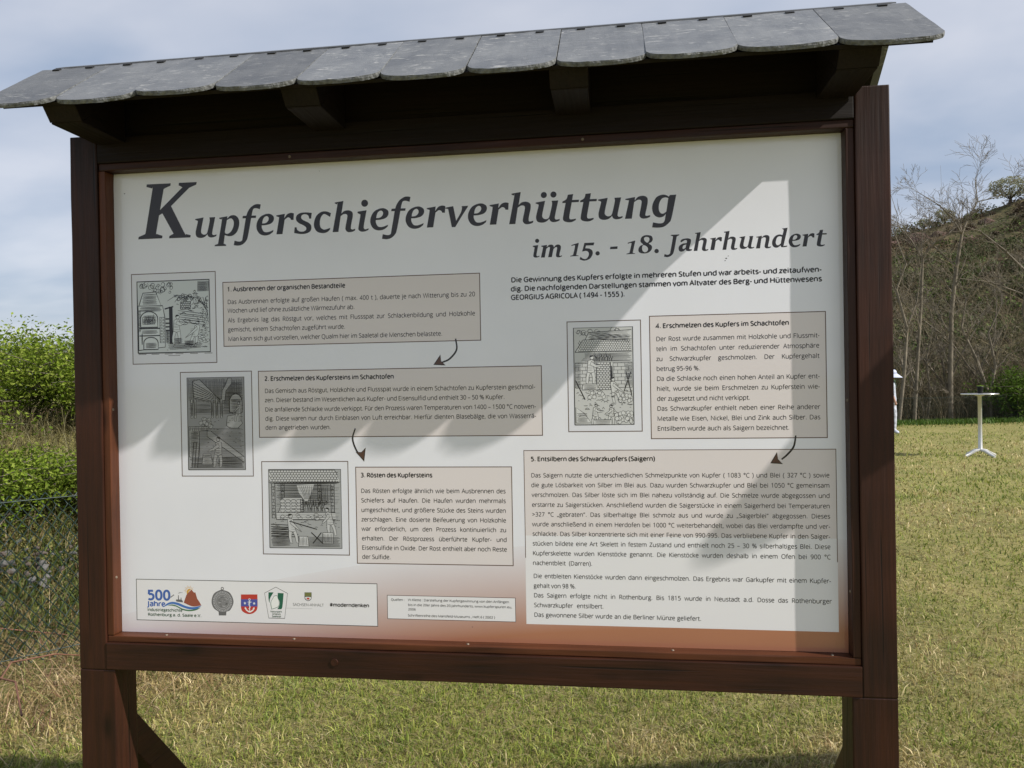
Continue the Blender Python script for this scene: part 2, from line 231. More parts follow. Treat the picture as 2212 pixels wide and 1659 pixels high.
# ---------------------------------------------------------------- measured print data (millimetres on the panel)
GLYPHS = {
 'K': {'o':[[(29.3,1285.1,0),(103.4,1284.6,0),(102.1,1277.6,0),(85.1,1271.3,1),(81.1,1268.4,0),(68.9,1209.8,0),(138.7,1271.3,0),(127.3,1277.4,0),(128.1,1284.5,0),(182.5,1284.2,0),(180.8,1276.7,0),(161.3,1269.5,1),(155.8,1265.7,1),(102.9,1219.5,0),(142.2,1142.0,1),(147.6,1138.0,1),(161.2,1134.6,0),(160.2,1127.9,0),(94.8,1128.1,0),(96.3,1134.7,0),(109.0,1140.7,0),(75.9,1200.1,0),(65.7,1194.8,0),(55.8,1144.6,1),(58.0,1142.1,1),(75.0,1136.2,0),(73.7,1129.0,0),(0.0,1129.0,0),(1.5,1136.0,0),(18.9,1142.1,1),(22.7,1145.0,0),(46.8,1270.1,1),(45.1,1272.7,1),(28.4,1277.7,0)]],'d':[]},
 'u': {'o':[[(0.5,1179.5,0),(25.8,1182.9,0),(18.1,1150.0,1),(17.9,1139.8,1),(24.8,1134.2,1),(33.6,1136.0,1),(37.2,1143.1,0),(43.9,1171.4,1),(43.2,1182.1,0),(60.7,1182.3,0),(51.6,1142.4,1),(51.4,1133.9,1),(55.8,1131.6,1),(64.1,1133.3,0),(63.1,1128.7,0),(55.2,1125.9,1),(45.4,1125.3,1),(38.9,1128.7,1),(36.4,1134.5,0),(26.8,1127.1,1),(14.7,1125.2,1),(3.8,1129.1,1),(0.8,1139.5,1),(2.7,1150.7,1),(8.0,1171.0,1),(5.9,1174.6,1),(0.0,1177.1,0)]],'d':[]},
 'p': {'o':[[(15.8,1179.9,0),(40.4,1182.9,0),(39.4,1176.2,0),(49.1,1183.9,1),(62.1,1184.7,1),(72.7,1175.7,1),(75.2,1159.3,1),(68.7,1139.2,1),(56.6,1128.6,1),(43.6,1126.5,1),(31.3,1130.2,0),(27.5,1106.3,0),(34.9,1102.9,0),(34.4,1099.5,0),(0.0,1099.9,0),(0.7,1103.3,0),(10.6,1106.4,0),(23.5,1172.8,1),(21.8,1174.9,1),(15.7,1176.9,0)],[(38.4,1172.2,0),(31.5,1138.8,0),(34.0,1134.6,1),(41.6,1133.9,1),(51.5,1141.0,1),(58.3,1156.0,1),(58.5,1168.2,1),(53.2,1175.6,1),(46.8,1175.9,1)]],'d':[]},
 'f': {'o':[[(82.5,1211.1,0),(79.7,1198.1,0),(68.4,1201.7,1),(60.9,1200.0,1),(57.5,1193.1,1),(54.7,1181.4,0),(68.4,1181.0,0),(67.2,1174.4,0),(53.5,1174.6,0),(43.2,1125.7,1),(37.6,1111.7,1),(26.6,1102.0,1),(13.6,1098.8,1),(0.0,1100.6,0),(2.6,1113.1,0),(16.0,1110.1,1),(24.2,1112.2,1),(27.0,1121.3,1),(37.3,1174.7,0),(27.6,1174.9,0),(28.8,1181.6,0),(39.0,1181.7,0),(43.5,1192.7,1),(52.3,1204.5,1),(65.4,1212.0,1),(75.1,1212.9,1)]],'d':[]},
 'e': {'o':[[(50.5,1138.6,0),(48.8,1133.0,0),(38.0,1126.0,1),(23.0,1124.0,1),(9.2,1129.3,1),(0.9,1142.8,1),(1.2,1159.0,1),(10.1,1174.9,1),(24.2,1182.7,1),(39.2,1184.1,1),(50.8,1177.0,1),(51.6,1165.9,1),(44.0,1157.1,1),(30.0,1153.3,1),(15.7,1152.7,0),(16.4,1144.2,1),(22.2,1134.8,1),(31.8,1133.0,1),(41.4,1135.0,1)],[(17.3,1157.9,0),(28.0,1158.9,1),(35.6,1165.6,1),(36.4,1173.7,1),(30.9,1178.0,1),(22.9,1174.3,1),(18.5,1165.4,1)]],'d':[]},
 'r': {'o':[[(0.6,1178.7,0),(25.8,1182.0,0),(23.9,1169.5,0),(32.6,1180.2,1),(43.2,1183.8,1),(52.3,1181.9,0),(50.9,1163.9,0),(43.3,1164.2,0),(41.3,1168.7,1),(34.5,1171.5,1),(24.9,1165.5,0),(17.7,1125.8,0),(-0.0,1125.7,0),(8.4,1170.2,1),(7.4,1173.3,1),(0.6,1176.2,0)]],'d':[]},
 's': {'o':[[(52.7,1180.9,0),(50.5,1165.0,0),(45.0,1165.2,0),(43.1,1172.4,1),(37.9,1177.0,1),(29.5,1178.0,1),(22.7,1174.3,1),(21.9,1167.3,1),(29.2,1160.9,1),(42.7,1154.3,1),(50.5,1144.9,1),(48.6,1131.9,1),(36.9,1124.8,1),(20.0,1123.5,1),(0.4,1127.0,0),(2.0,1143.0,0),(7.7,1142.8,0),(9.7,1135.6,1),(17.0,1130.9,1),(27.5,1130.4,1),(35.0,1134.5,1),(35.1,1141.6,1),(26.8,1148.0,1),(14.3,1154.5,1),(7.0,1162.9,1),(7.7,1174.0,1),(17.9,1181.5,1),(33.8,1183.2,1)]],'d':[]},
 'c': {'o':[[(49.5,1177.8,0),(46.8,1167.1,0),(35.8,1174.0,1),(28.5,1175.9,1),(21.1,1168.7,1),(17.0,1154.8,1),(18.4,1140.7,1),(26.7,1133.4,1),(36.1,1133.9,1),(46.8,1137.5,0),(45.5,1131.5,0),(35.9,1124.9,1),(23.3,1123.5,1),(8.8,1128.1,1),(0.6,1140.5,1),(0.5,1155.6,1),(7.5,1172.3,1),(21.3,1182.1,1),(36.0,1183.0,1)]],'d':[]},
 'h': {'o':[[(7.8,1206.4,0),(32.8,1209.6,0),(26.4,1175.0,0),(34.8,1181.6,1),(47.3,1183.0,1),(57.5,1177.5,1),(58.8,1166.5,1),(54.9,1148.8,1),(52.6,1134.9,1),(55.6,1129.8,1),(65.4,1131.4,0),(64.3,1126.4,0),(55.5,1123.2,1),(44.1,1123.3,1),(37.6,1129.6,1),(37.7,1139.5,1),(43.2,1165.2,1),(40.9,1172.3,1),(32.6,1173.1,1),(24.1,1168.1,0),(16.7,1124.9,0),(0.0,1124.8,0),(14.9,1198.5,1),(13.3,1201.0,1),(7.7,1203.8,0)]],'d':[]},
 'i': {'o':[[(0.1,1178.2,0),(25.9,1181.0,0),(17.3,1139.2,1),(18.2,1130.3,1),(22.3,1128.7,1),(31.0,1131.1,0),(30.1,1126.8,0),(21.1,1123.2,1),(9.8,1122.7,1),(2.2,1128.0,1),(2.2,1136.9,1),(7.9,1167.5,1),(6.5,1170.6,1),(0.0,1174.2,0)]],'d':[(20.7,1200.3,9.7)]},
 'v': {'o':[[(0.0,1177.5,0),(22.1,1180.6,0),(29.4,1140.6,0),(42.7,1162.4,1),(45.9,1174.0,1),(45.0,1179.5,0),(62.5,1179.7,0),(61.9,1176.2,0),(46.6,1154.4,1),(26.5,1123.7,0),(17.1,1123.9,0),(8.3,1170.9,1),(6.6,1173.5,1),(0.0,1175.2,0)]],'d':[]},
 't': {'o':[[(14.7,1196.0,0),(29.1,1197.2,0),(26.0,1181.6,0),(44.3,1181.5,0),(43.3,1175.4,0),(24.9,1175.4,0),(18.6,1143.1,1),(18.1,1133.5,1),(22.2,1130.5,1),(35.3,1131.8,0),(34.6,1128.0,0),(25.0,1123.6,1),(13.5,1123.2,1),(3.0,1127.5,1),(1.2,1137.2,1),(8.6,1174.6,0),(-0.1,1174.6,0),(0.6,1179.0,0),(8.7,1182.9,1),(12.3,1187.5,1)]],'d':[]},
 'n': {'o':[[(1.8,1177.7,0),(27.2,1181.6,0),(26.1,1172.2,0),(34.6,1181.2,1),(47.8,1183.8,1),(58.0,1178.8,1),(59.7,1167.7,1),(56.6,1150.8,1),(53.0,1134.9,1),(55.3,1131.0,1),(65.6,1132.1,0),(65.0,1127.8,0),(56.2,1124.4,1),(45.0,1124.3,1),(38.5,1129.9,1),(38.6,1138.4,1),(43.7,1164.7,1),(42.0,1172.4,1),(34.5,1173.7,1),(24.7,1168.5,0),(17.8,1125.2,0),(0.0,1125.4,0),(10.5,1170.1,1),(9.2,1173.6,1),(2.1,1175.2,0)]],'d':[]},
 'g': {'o':[[(63.4,1182.6,0),(50.5,1123.4,1),(43.8,1110.5,1),(30.7,1100.7,1),(15.8,1098.5,1),(0.0,1100.0,0),(2.6,1112.9,0),(17.8,1109.7,1),(28.0,1110.6,1),(32.8,1117.6,1),(35.8,1133.5,0),(29.2,1127.2,1),(18.0,1125.2,1),(6.1,1132.0,1),(1.1,1146.4,1),(2.8,1161.4,1),(12.4,1178.0,1),(26.4,1183.9,1),(36.6,1182.8,1),(43.9,1178.3,0),(47.7,1182.2,0)],[(42.9,1174.6,0),(34.6,1176.5,1),(26.2,1173.5,1),(19.6,1162.5,1),(18.0,1147.5,1),(21.9,1136.9,1),(29.3,1134.7,1),(37.2,1139.4,0)]],'d':[]},
 'm': {'o':[[(1.9,1063.9,0),(17.0,1065.6,0),(16.3,1059.5,0),(22.2,1065.0,1),(29.9,1065.7,1),(34.3,1062.6,1),(35.0,1057.8,0),(40.5,1063.9,1),(48.2,1065.3,1),(53.5,1060.9,1),(53.4,1053.2,1),(49.7,1039.0,1),(51.0,1035.1,1),(56.8,1036.2,0),(56.2,1033.5,0),(49.6,1031.3,1),(42.9,1031.9,1),(40.4,1036.4,1),(42.1,1046.9,1),(43.8,1056.5,1),(40.4,1058.9,1),(34.2,1054.0,0),(29.4,1032.4,0),(19.3,1032.4,0),(24.4,1055.3,1),(23.5,1059.2,1),(20.2,1059.4,1),(14.9,1054.8,0),(10.4,1032.2,0),(0.0,1032.2,0),(6.0,1058.0,1),(4.7,1060.4,1),(1.3,1062.0,0)]],'d':[]},
 '1': {'o':[[(4.0,1062.6,0),(22.7,1067.6,0),(23.8,1066.6,0),(17.0,1037.2,1),(17.5,1035.3,1),(23.0,1033.7,0),(22.5,1032.6,0),(0.0,1032.3,0),(0.7,1034.0,0),(6.8,1035.7,1),(8.4,1037.9,1),(13.5,1058.4,1),(11.6,1061.4,1),(4.0,1059.8,0)]],'d':[]},
 '5': {'o':[[(13.5,1066.6,0),(39.6,1066.8,0),(37.6,1059.3,0),(17.8,1059.5,0),(15.7,1052.5,0),(26.6,1051.1,1),(34.1,1045.1,1),(34.5,1035.5,1),(27.1,1024.4,1),(12.7,1019.7,1),(0.0,1023.5,0),(2.4,1030.7,0),(9.9,1025.0,1),(17.6,1024.7,1),(23.8,1032.1,1),(24.1,1040.7,1),(17.9,1045.4,1),(7.0,1043.9,0)]],'d':[]},
 '8': {'o':[[(23.0,1080.5,1),(34.2,1077.8,1),(37.8,1069.1,1),(33.9,1061.7,1),(27.4,1058.2,1),(34.7,1052.2,1),(34.6,1042.8,1),(26.0,1034.6,1),(12.9,1032.7,1),(1.8,1036.5,1),(0.6,1046.0,1),(5.8,1053.4,1),(12.4,1056.5,1),(6.0,1063.8,1),(8.0,1074.1,1),(14.6,1079.2,1)],[(22.0,1075.8,1),(28.2,1073.3,1),(28.8,1066.6,1),(24.2,1060.6,1),(18.1,1064.2,1),(15.0,1071.0,1),(17.3,1074.7,1)],[(14.2,1054.6,1),(22.6,1049.9,1),(25.2,1043.1,1),(21.4,1036.7,1),(14.9,1036.4,1),(10.3,1041.8,1),(10.4,1050.4,1)]],'d':[]},
 '-': {'o':[[(1.1,1053.7,0),(20.3,1054.3,0),(19.5,1047.3,0),(0.0,1047.3,0)]],'d':[]},
 '.': {'o':[],'d':[(0.0,1037.7,5.7)]},
 'J': {'o':[[(18.5,1078.5,0),(40.3,1078.9,0),(39.7,1076.6,0),(34.1,1073.7,1),(32.8,1070.3,1),(26.1,1036.7,1),(20.4,1025.6,1),(10.1,1020.8,1),(0.0,1022.3,0),(1.6,1029.2,0),(9.3,1027.0,1),(14.9,1029.6,1),(16.9,1037.1,1),(23.5,1071.7,1),(22.1,1074.6,1),(18.1,1076.6,0)]],'d':[]},
 'a': {'o':[[(5.5,1062.7,0),(11.0,1066.2,1),(22.2,1067.8,1),(31.2,1065.0,1),(31.7,1057.1,1),(27.9,1043.8,1),(28.2,1039.7,1),(34.5,1039.0,0),(33.8,1035.9,0),(26.7,1034.1,1),(19.7,1035.9,1),(18.7,1040.0,0),(11.5,1034.1,1),(3.4,1034.4,1),(0.4,1039.7,1),(1.6,1048.0,1),(9.8,1053.9,1),(21.0,1055.5,0),(21.7,1061.6,1),(17.0,1063.3,1),(7.4,1058.1,0),(5.4,1058.6,0)],[(19.9,1051.8,0),(12.8,1049.6,1),(10.2,1043.5,1),(12.6,1040.3,1),(17.7,1043.2,0)]],'d':[]},
 'd': {'o':[[(24.5,1082.9,0),(38.8,1084.3,0),(28.4,1040.4,1),(29.4,1038.4,1),(37.2,1038.7,0),(36.6,1036.0,0),(29.3,1034.9,1),(22.5,1035.6,1),(20.6,1039.7,0),(13.6,1034.9,1),(5.8,1035.2,1),(0.3,1041.6,1),(0.5,1052.8,1),(7.2,1063.7,1),(17.0,1068.0,1),(25.9,1066.4,0),(28.6,1078.0,1),(27.6,1080.1,1)],[(24.2,1061.6,0),(18.0,1063.2,1),(12.0,1059.4,1),(8.9,1048.4,1),(10.8,1041.8,1),(15.7,1040.9,1),(21.2,1044.8,0)]],'d':[]},
}
FEAT = {'K': 73.8, 'u': 249.3, 'p': 306.6, 'f': 364.2, 'e': 432.7, 'r': 491.5, 's': 543.2, 'c': 601.9, 'h': 655.2, 'i': 727.8, 'v': 974.7, 't': 1292.3, 'n': 1455.9, 'g': 1525.7, 'm': 1232.5, '1': 1310.3, '5': 1335.3, '8': 1489.2, '-': 1415.5, '.': 1383.1, 'J': 1555.1, 'a': 1592.6, 'd': 1828.0}
TITLE = [('K', 73.8), ('u', 249.3), ('p', 306.6), ('f', 364.2), ('e', 432.7), ('r', 491.5), ('s', 543.2), ('c', 601.9), ('h', 655.2), ('i', 727.8), ('e', 763.5), ('f', 795.8), ('e', 863.5), ('r', 922.5), ('v', 974.7), ('e', 1036.7), ('r', 1096.0), ('h', 1148.7), ('u', 1220.7), ('t', 1292.3), ('t', 1339.2), ('u', 1386.2), ('n', 1455.9), ('g', 1525.7)]
SUBTITLE = [('i', 1211.4), ('m', 1232.5), ('1', 1310.3), ('5', 1335.3), ('.', 1383.1), ('-', 1415.5), ('1', 1458.1), ('8', 1489.2), ('.', 1536.4), ('J', 1555.1), ('a', 1592.6), ('h', 1631.0), ('r', 1673.2), ('h', 1703.8), ('u', 1746.8), ('n', 1787.4), ('d', 1828.0), ('e', 1868.7), ('r', 1902.3), ('t', 1936.7)]
UMLAUT = [(1243.2, 1198.4, 8.1), (1268.9, 1198.4, 8.1)]
LINES = [
 ('1H', '1. Ausbrennen der organischen Bestandteile', 342, 970.9, 689),
 ('1B', 'Das Ausbrennen erfolgte auf großen Haufen ( max. 400 t ), dauerte je nach Witterung bis zu 20', 342, 935.4, 1053),
 ('1B', 'Wochen und lief ohne zusätzliche Wärmezufuhr ab.', 342, 910.7, 715),
 ('1B', 'Als Ergebnis lag das Röstgut vor, welches mit Flussspat zur Schlackenbildung und Holzkohle', 342, 883.5, 1052),
 ('1B', 'gemischt, einem Schachtofen zugeführt wurde.', 342, 857.3, 687),
 ('1B', 'Man kann sich gut vorstellen, welcher Qualm hier im Saaletal die Menschen belastete.', 342, 831.1, 961),
 ('2H', '2. Erschmelzen des Kupfersteins im Schachtofen', 448, 717.0, 823),
 ('2B', 'Das Gemisch aus Röstgut, Holzkohle und Flussspat wurde in einem Schachtofen zu Kupferstein geschmol-', 448, 682.7, 1212),
 ('2B', 'zen. Dieser bestand im Wesentlichen aus Kupfer- und Eisensulfid und enthielt 30 – 50 % Kupfer.', 448, 656.8, 1129),
 ('2B', 'Die anfallende Schlacke wurde verkippt. Für den Prozess waren Temperaturen von 1400 – 1500 °C notwen-', 448, 630.4, 1213),
 ('2B', 'dig. Diese waren nur durch Einblasen von Luft erreichbar. Hierfür dienten Blasebälge, die von Wasserrä-', 448, 605.0, 1213),
 ('2B', 'dern angetrieben wurden.', 448, 579.6, 640),
 ('3H', '3. Rösten des Kupfersteins', 723, 446.2, 926),
 ('3B', 'Das Rösten erfolgte ähnlich wie beim Ausbrennen des', 723, 403.0, 1127),
 ('3B', 'Schiefers auf Haufen. Die Haufen wurden mehrmals', 723, 376.7, 1127),
 ('3B', 'umgeschichtet, und größere Stücke des Steins wurden', 723, 350.4, 1127),
 ('3B', 'zerschlagen. Eine dosierte Beifeuerung von Holzkohle', 723, 324.2, 1127),
 ('3B', 'war erforderlich, um den Prozess kontinuierlich zu', 723, 298.3, 1127),
 ('3B', 'erhalten. Der Röstprozess überführte Kupfer- und', 723, 272.0, 1128),
 ('3B', 'Eisensulfide in Oxide. Der Rost enthielt aber noch Reste', 723, 246.1, 1128),
 ('3B', 'der Sulfide.', 723, 220.9, 805),
 ('4H', '4. Erschmelzen des Kupfers im Schachtofen', 1531, 836.5, 1867),
 ('4B', 'Der Rost wurde zusammen mit Holzkohle und Flussmit-', 1531, 802.5, 1941),
 ('4B', 'teln im Schachtofen unter reduzierender Atmosphäre', 1531, 776.6, 1940),
 ('4B', 'zu Schwarzkupfer geschmolzen. Der Kupfergehalt', 1531, 750.4, 1940),
 ('4B', 'betrug 95-96 %.', 1531, 724.5, 1643),
 ('4B', 'Da die Schlacke noch einen hohen Anteil an Kupfer ent-', 1531, 698.5, 1940),
 ('4B', 'hielt, wurde sie beim Erschmelzen zu Kupferstein wie-', 1531, 672.3, 1940),
 ('4B', 'der zugesetzt und nicht verkippt.', 1531, 646.3, 1768),
 ('4B', 'Das Schwarzkupfer enthielt neben einer Reihe anderer', 1531, 620.4, 1940),
 ('4B', 'Metalle wie Eisen, Nickel, Blei und Zink auch Silber. Das', 1531, 594.1, 1940),
 ('4B', 'Entsilbern wurde auch als Saigern bezeichnet.', 1531, 568.2, 1864),
 ('5H', '5. Entsilbern des Schwarzkupfers (Saigern)', 1196, 489.4, 1524),
 ('5B', 'Das Saigern nutzte die unterschiedlichen Schmelzpunkte von Kupfer ( 1083 °C ) und Blei ( 327 °C ) sowie', 1196, 445.8, 1960),
 ('5B', 'die gute Lösbarkeit von Silber im Blei aus. Dazu wurden Schwarzkupfer und Blei bei 1050 °C gemeinsam', 1196, 419.8, 1960),
 ('5B', 'verschmolzen. Das Silber löste sich im Blei nahezu vollständig auf. Die Schmelze wurde abgegossen und', 1197, 393.7, 1960),
 ('5B', 'erstarrte zu Saigerstücken. Anschließend wurden die Saigerstücke in einem Saigerherd bei Temperaturen', 1197, 367.2, 1960),
 ('5B', '>327 °C „gebraten“. Das silberhaltige Blei schmolz aus und wurde zu „Saigerblei“ abgegossen. Dieses', 1197, 341.2, 1960),
 ('5B', 'wurde anschließend in einem Herdofen bei 1000 °C weiterbehandelt, wobei das Blei verdampfte und ver-', 1197, 315.1, 1960),
 ('5B', 'schlackte. Das Silber konzentrierte sich mit einer Feine von 990-995. Das verbliebene Kupfer in den Saiger-', 1197, 289.4, 1960),
 ('5B', 'stücken bildete eine Art Skelett in festem Zustand und enthielt noch 25 – 30 % silberhaltiges Blei. Diese', 1197, 263.4, 1960),
 ('5B', 'Kupferskelette wurden Kienstöcke genannt. Die Kienstöcke wurden deshalb in einem Ofen bei 900 °C', 1197, 237.3, 1960),
 ('5B', 'nachentbleit (Darren).', 1197, 211.2, 1356),
 ('5B', 'Die entbleiten Kienstöcke wurden dann eingeschmolzen. Das Ergebnis war Garkupfer mit einem Kupfer-', 1198, 176.2, 1960),
 ('5B', 'gehalt von 98 %.', 1198, 150.1, 1312),
 ('5B', 'Das Saigern erfolgte nicht in Rothenburg. Bis 1815 wurde in Neustadt a.d. Dosse das Rothenburger', 1198, 124.4, 1961),
 ('5B', 'Schwarzkupfer entsilbert.', 1198, 98.3, 1384),
 ('5B', 'Das gewonnene Silber wurde an die Berliner Münze geliefert.', 1198, 72.2, 1636),
 ('IH', 'Die Gewinnung des Kupfers erfolgte in mehreren Stufen und war arbeits- und zeitaufwen-', 1151, 969.3, 1949),
 ('IH', 'dig. Die nachfolgenden Darstellungen stammen vom Altvater des Berg- und Hüttenwesens', 1150, 945.4, 1949),
 ('IH', 'GEORGIUS AGRICOLA ( 1494 - 1555 ).', 1150, 922.5, 1453),
 ('QB', 'Quellen :', 803, 106.6, 842),
 ('QB', 'W.Klette : Darstellung der Kupfergewinnung von den Anfängen', 851, 106.9, 1131),
 ('QB', 'bis in die 20er Jahre des 20.Jahrhunderts, www.kupferspuren.eu,', 851, 93.3, 1139),
 ('QB', '2006', 851, 80.9, 873),
 ('QB', 'Schriftenreihe des Mansfeld-Museums , Heft 6 ( 2002 )', 850, 64.3, 1092),
 ('La', '500', 80, 94.7, 153),
 ('Lb', 'Jahre', 81, 75.7, 136),
 ('Lc', 'Industriegeschichte', 80, 61.4, 188),
 ('Lc', 'Rothenburg a. d. Saale e.V.', 81, 47.7, 246),
 ('Ld', 'SACHSEN-ANHALT', 519, 86.0, 610),
 ('Le', '#moderndenken', 627, 86.9, 741),
 ('Lf', 'Naturpark', 453, 66.3, 487),
 ('Lf', 'Unteres', 458, 59.5, 483),
 ('Lf', 'Saaletal', 457, 52.7, 484),
]
SHAPES = {
 'mountain': [(192.3,87.2,0),(197.2,100.5,1),(202.7,112.2,1),(216.4,125.1,0),(224.0,117.0,0),(228.3,117.7,0),(233.5,99.7,0),(238.3,93.2,1),(245.8,80.8,0),(219.7,77.2,1)],
 'swoosh_blue': [(127.2,72.4,0),(141.7,84.4,1),(157.9,89.1,1),(177.3,85.9,1),(198.5,78.1,1),(219.6,75.2,1),(246.5,80.1,0),(233.7,71.6,1),(212.4,68.5,1),(191.3,73.3,1),(170.1,80.7,1),(152.4,82.3,1)],
 'swoosh_green': [(141.6,77.8,0),(155.9,81.4,1),(170.1,78.4,1),(187.7,70.5,1),(208.8,67.1,1),(230.1,70.9,1),(245.0,75.2,0),(230.0,66.9,1),(208.8,63.4,1),(187.6,66.6,1),(170.0,75.1,1),(155.9,78.1,1)],
 'sun': [(201.4,115.5,0),(203.6,123.8,1),(210.1,127.9,1),(215.3,125.4,0),(208.1,119.0,1),(202.7,109.9,0)],
 'factory': [(168.7,96.0,0),(174.7,96.1,0),(175.3,108.4,0),(177.1,108.4,0),(177.6,96.1,0),(182.9,96.3,0),(183.4,101.9,0),(185.1,101.9,0),(185.4,96.3,0),(189.5,92.1,0),(189.5,88.1,0),(173.9,89.4,0),(168.6,91.0,0)],
 'smoke': [(175.4,112.7,0),(179.8,117.4,1),(190.4,116.3,1),(183.3,114.8,1)],
 'medal': [(311.2,126.0,1),(332.7,118.2,1),(343.3,93.8,1),(333.5,70.6,1),(321.2,64.4,0),(320.3,53.9,0),(298.2,53.4,0),(297.8,63.9,0),(282.9,74.4,1),(277.0,92.4,1),(283.7,113.9,1),(299.7,124.1,1)],
 'shield_red': [(366.0,114.6,0),(415.1,115.7,0),(414.3,77.4,1),(404.4,64.1,1),(389.5,59.5,1),(373.3,64.4,1),(365.6,76.3,1)],
 'shield_blue': [(365.7,100.9,0),(414.8,101.9,0),(414.4,81.7,0),(365.7,80.6,0)],
 'penta': [(470.1,138.0,0),(505.0,120.8,0),(495.1,49.1,0),(447.1,48.9,0),(435.8,120.3,0)],
 'pgreen1': [(448.2,122.2,0),(463.3,122.5,0),(452.7,105.4,1),(450.4,92.9,1),(447.9,105.9,1)],
 'pgreen2': [(475.6,121.1,0),(493.0,120.5,0),(488.9,84.0,1),(485.3,75.5,0),(473.4,75.5,0),(479.7,85.5,1),(480.6,96.9,1),(476.1,108.1,1)],
 'pduck': [(464.5,112.8,0),(474.1,114.3,0),(476.7,105.9,1),(479.9,95.2,1),(476.9,82.1,1),(456.2,74.2,0),(453.8,93.0,1),(460.3,105.5,1)],
 'sa_shield': [(554.3,124.4,0),(575.0,124.8,0),(574.6,108.0,1),(569.8,102.1,1),(564.3,100.3,1),(558.3,102.5,1),(554.3,107.5,1)],
 'sa_green': [(555.0,123.7,0),(574.3,124.1,0),(574.1,113.5,0),(554.8,113.1,0)],
}
ARROWS = [[(997, 822), (999, 792), (980, 768), (958, 758), (934, 752), (968, 750), (954, 780)], [(710, 581), (702, 552), (712, 521), (725, 505), (734, 489), (739, 528), (710, 516)], [(1879, 553), (1873, 524), (1856, 503), (1843, 492), (1815, 482), (1846, 480), (1832, 511)]]
# ================================================================ THE SETTING
def sstep(t): t = max(0, min(1, t)); return t*t*(3-2*t)
def lawn_z(x, y): return 0.035*noise.noise(Vector((x*0.35, y*0.35, 0)))*min(1, max(0, (y-0.5)/2))-0.165*(1-sstep((math.hypot(x, y)-3.0)/5.0))
FENCE = [(-4.6, -0.9), (-3.6, 0.42), (-2.77, 1.545), (-2.55, 1.843), (-1.6, 3.4), (-0.5, 6.2), (1.5, 11.0), (4.6, 17.6), (8.4, 21.5), (12.0, 22.3), (19.0, 23.6)]
def fence_side(x, y):
    """signed distance, positive beyond the fence"""
    best = 1e9; sg = 1
    for (ax, ay), (bx, by) in zip(FENCE[:-1], FENCE[1:]):
        dx, dy = bx-ax, by-ay; t = max(0, min(1, ((x-ax)*dx+(y-ay)*dy)/(dx*dx+dy*dy))); d = math.hypot(x-ax-t*dx, y-ay-t*dy)
        if d < best: best = d; sg = 1 if dx*(y-ay)-dy*(x-ax) > 0 else -1
    return best*sg
def hill_c(x):
    if x < 25: return max(0, 14-(25-x)*0.26)
    return min(26, 14+0.17*(x-25)+0.0065*(x-25)**2)
def hill_z(x, y):
    t = (y-25)/45
    if t <= 0: return -0.6
    tt = min(t, 1)**1.04
    z = hill_c(x)*tt - 0.25 - max(0, y-70)*0.06
    z += (noise.noise(Vector((x*0.09, y*0.09, 3)))*1.3+noise.noise(Vector((x*0.3, y*0.3, 7)))*0.45)*sstep(t*3)*(1 if y < 66 else 0.35)
    return z
def bank_z(x, y):
    d = fence_side(x, y)
    if d < 0.6: return 0.0
    return 1.05*sstep((d-1.0)/3.6)*sstep((12-y)/4)*sstep((2.5-x)/2)
def mat_ground():
    m, nt, b = new_mat('meadow_ground'); N = nt.nodes; L = nt.links; tc = N.new('ShaderNodeTexCoord')
    def nz(s, d=6, r=0.6):
        n = N.new('ShaderNodeTexNoise'); n.inputs['Scale'].default_value = s; n.inputs['Detail'].default_value = d; n.inputs['Roughness'].default_value = r; L.new(tc.outputs['Object'], n.inputs['Vector']); return n
    a = nz(1.1, 5); c = nz(14, 8, 0.75); f = nz(70, 4, 0.7)
    r = N.new('ShaderNodeValToRGB'); e = r.color_ramp.elements; e[0].position = 0.36; e[0].color = (0.105, 0.112, 0.034, 1); e[1].position = 0.66; e[1].color = (0.34, 0.28, 0.12, 1)
    k = e.new(0.5); k.color = (0.235, 0.215, 0.075, 1)
    s1 = N.new('ShaderNodeMath'); s1.operation = 'MULTIPLY_ADD'; s1.inputs[1].default_value = 0.35; L.new(a.outputs['Fac'], s1.inputs[0])
    s2 = N.new('ShaderNodeMath'); s2.operation = 'MULTIPLY_ADD'; s2.inputs[1].default_value = 0.4; L.new(c.outputs['Fac'], s2.inputs[0])
    s3 = N.new('ShaderNodeMath'); s3.operation = 'MULTIPLY'; s3.inputs[1].default_value = 0.25; L.new(f.outputs['Fac'], s3.inputs[0])
    L.new(s3.outputs[0], s2.inputs[2]); L.new(s2.outputs[0], s1.inputs[2]); L.new(s1.outputs[0], r.inputs[0]); L.new(r.outputs[0], b.inputs['Base Color'])
    b.inputs['Roughness'].default_value = 0.9; b.inputs['Specular IOR Level'].default_value = 0.2
    bp = N.new('ShaderNodeBump'); bp.inputs['Strength'].default_value = 0.9; bp.inputs['Distance'].default_value = 0.03; L.new(s2.outputs[0], bp.inputs['Height']); L.new(bp.outputs[0], b.inputs['Normal'])
    return m
def grid_mesh(name, xs, ys, fz):
    V = [(x, y, fz(x, y)) for y in ys for x in xs]; nx = len(xs); F = [(j*nx+i, j*nx+i+1, (j+1)*nx+i+1, (j+1)*nx+i) for j in range(len(ys)-1) for i in range(nx-1)]
    return np_mesh(name, V, F, smooth=True)
ground_m = mat_ground()
xs = [-900, -300, -100, -40, -20, -14]+list(np.arange(-12, 16, 0.4))+[16, 18, 21, 26, 40, 100, 300, 900]
ys = [-600, -200, -60, -20, -8, -4]+list(np.arange(-3, 12, 0.4))+[12, 13, 14, 16, 18, 20, 22, 24, 26, 30, 36, 48, 80, 200, 900]
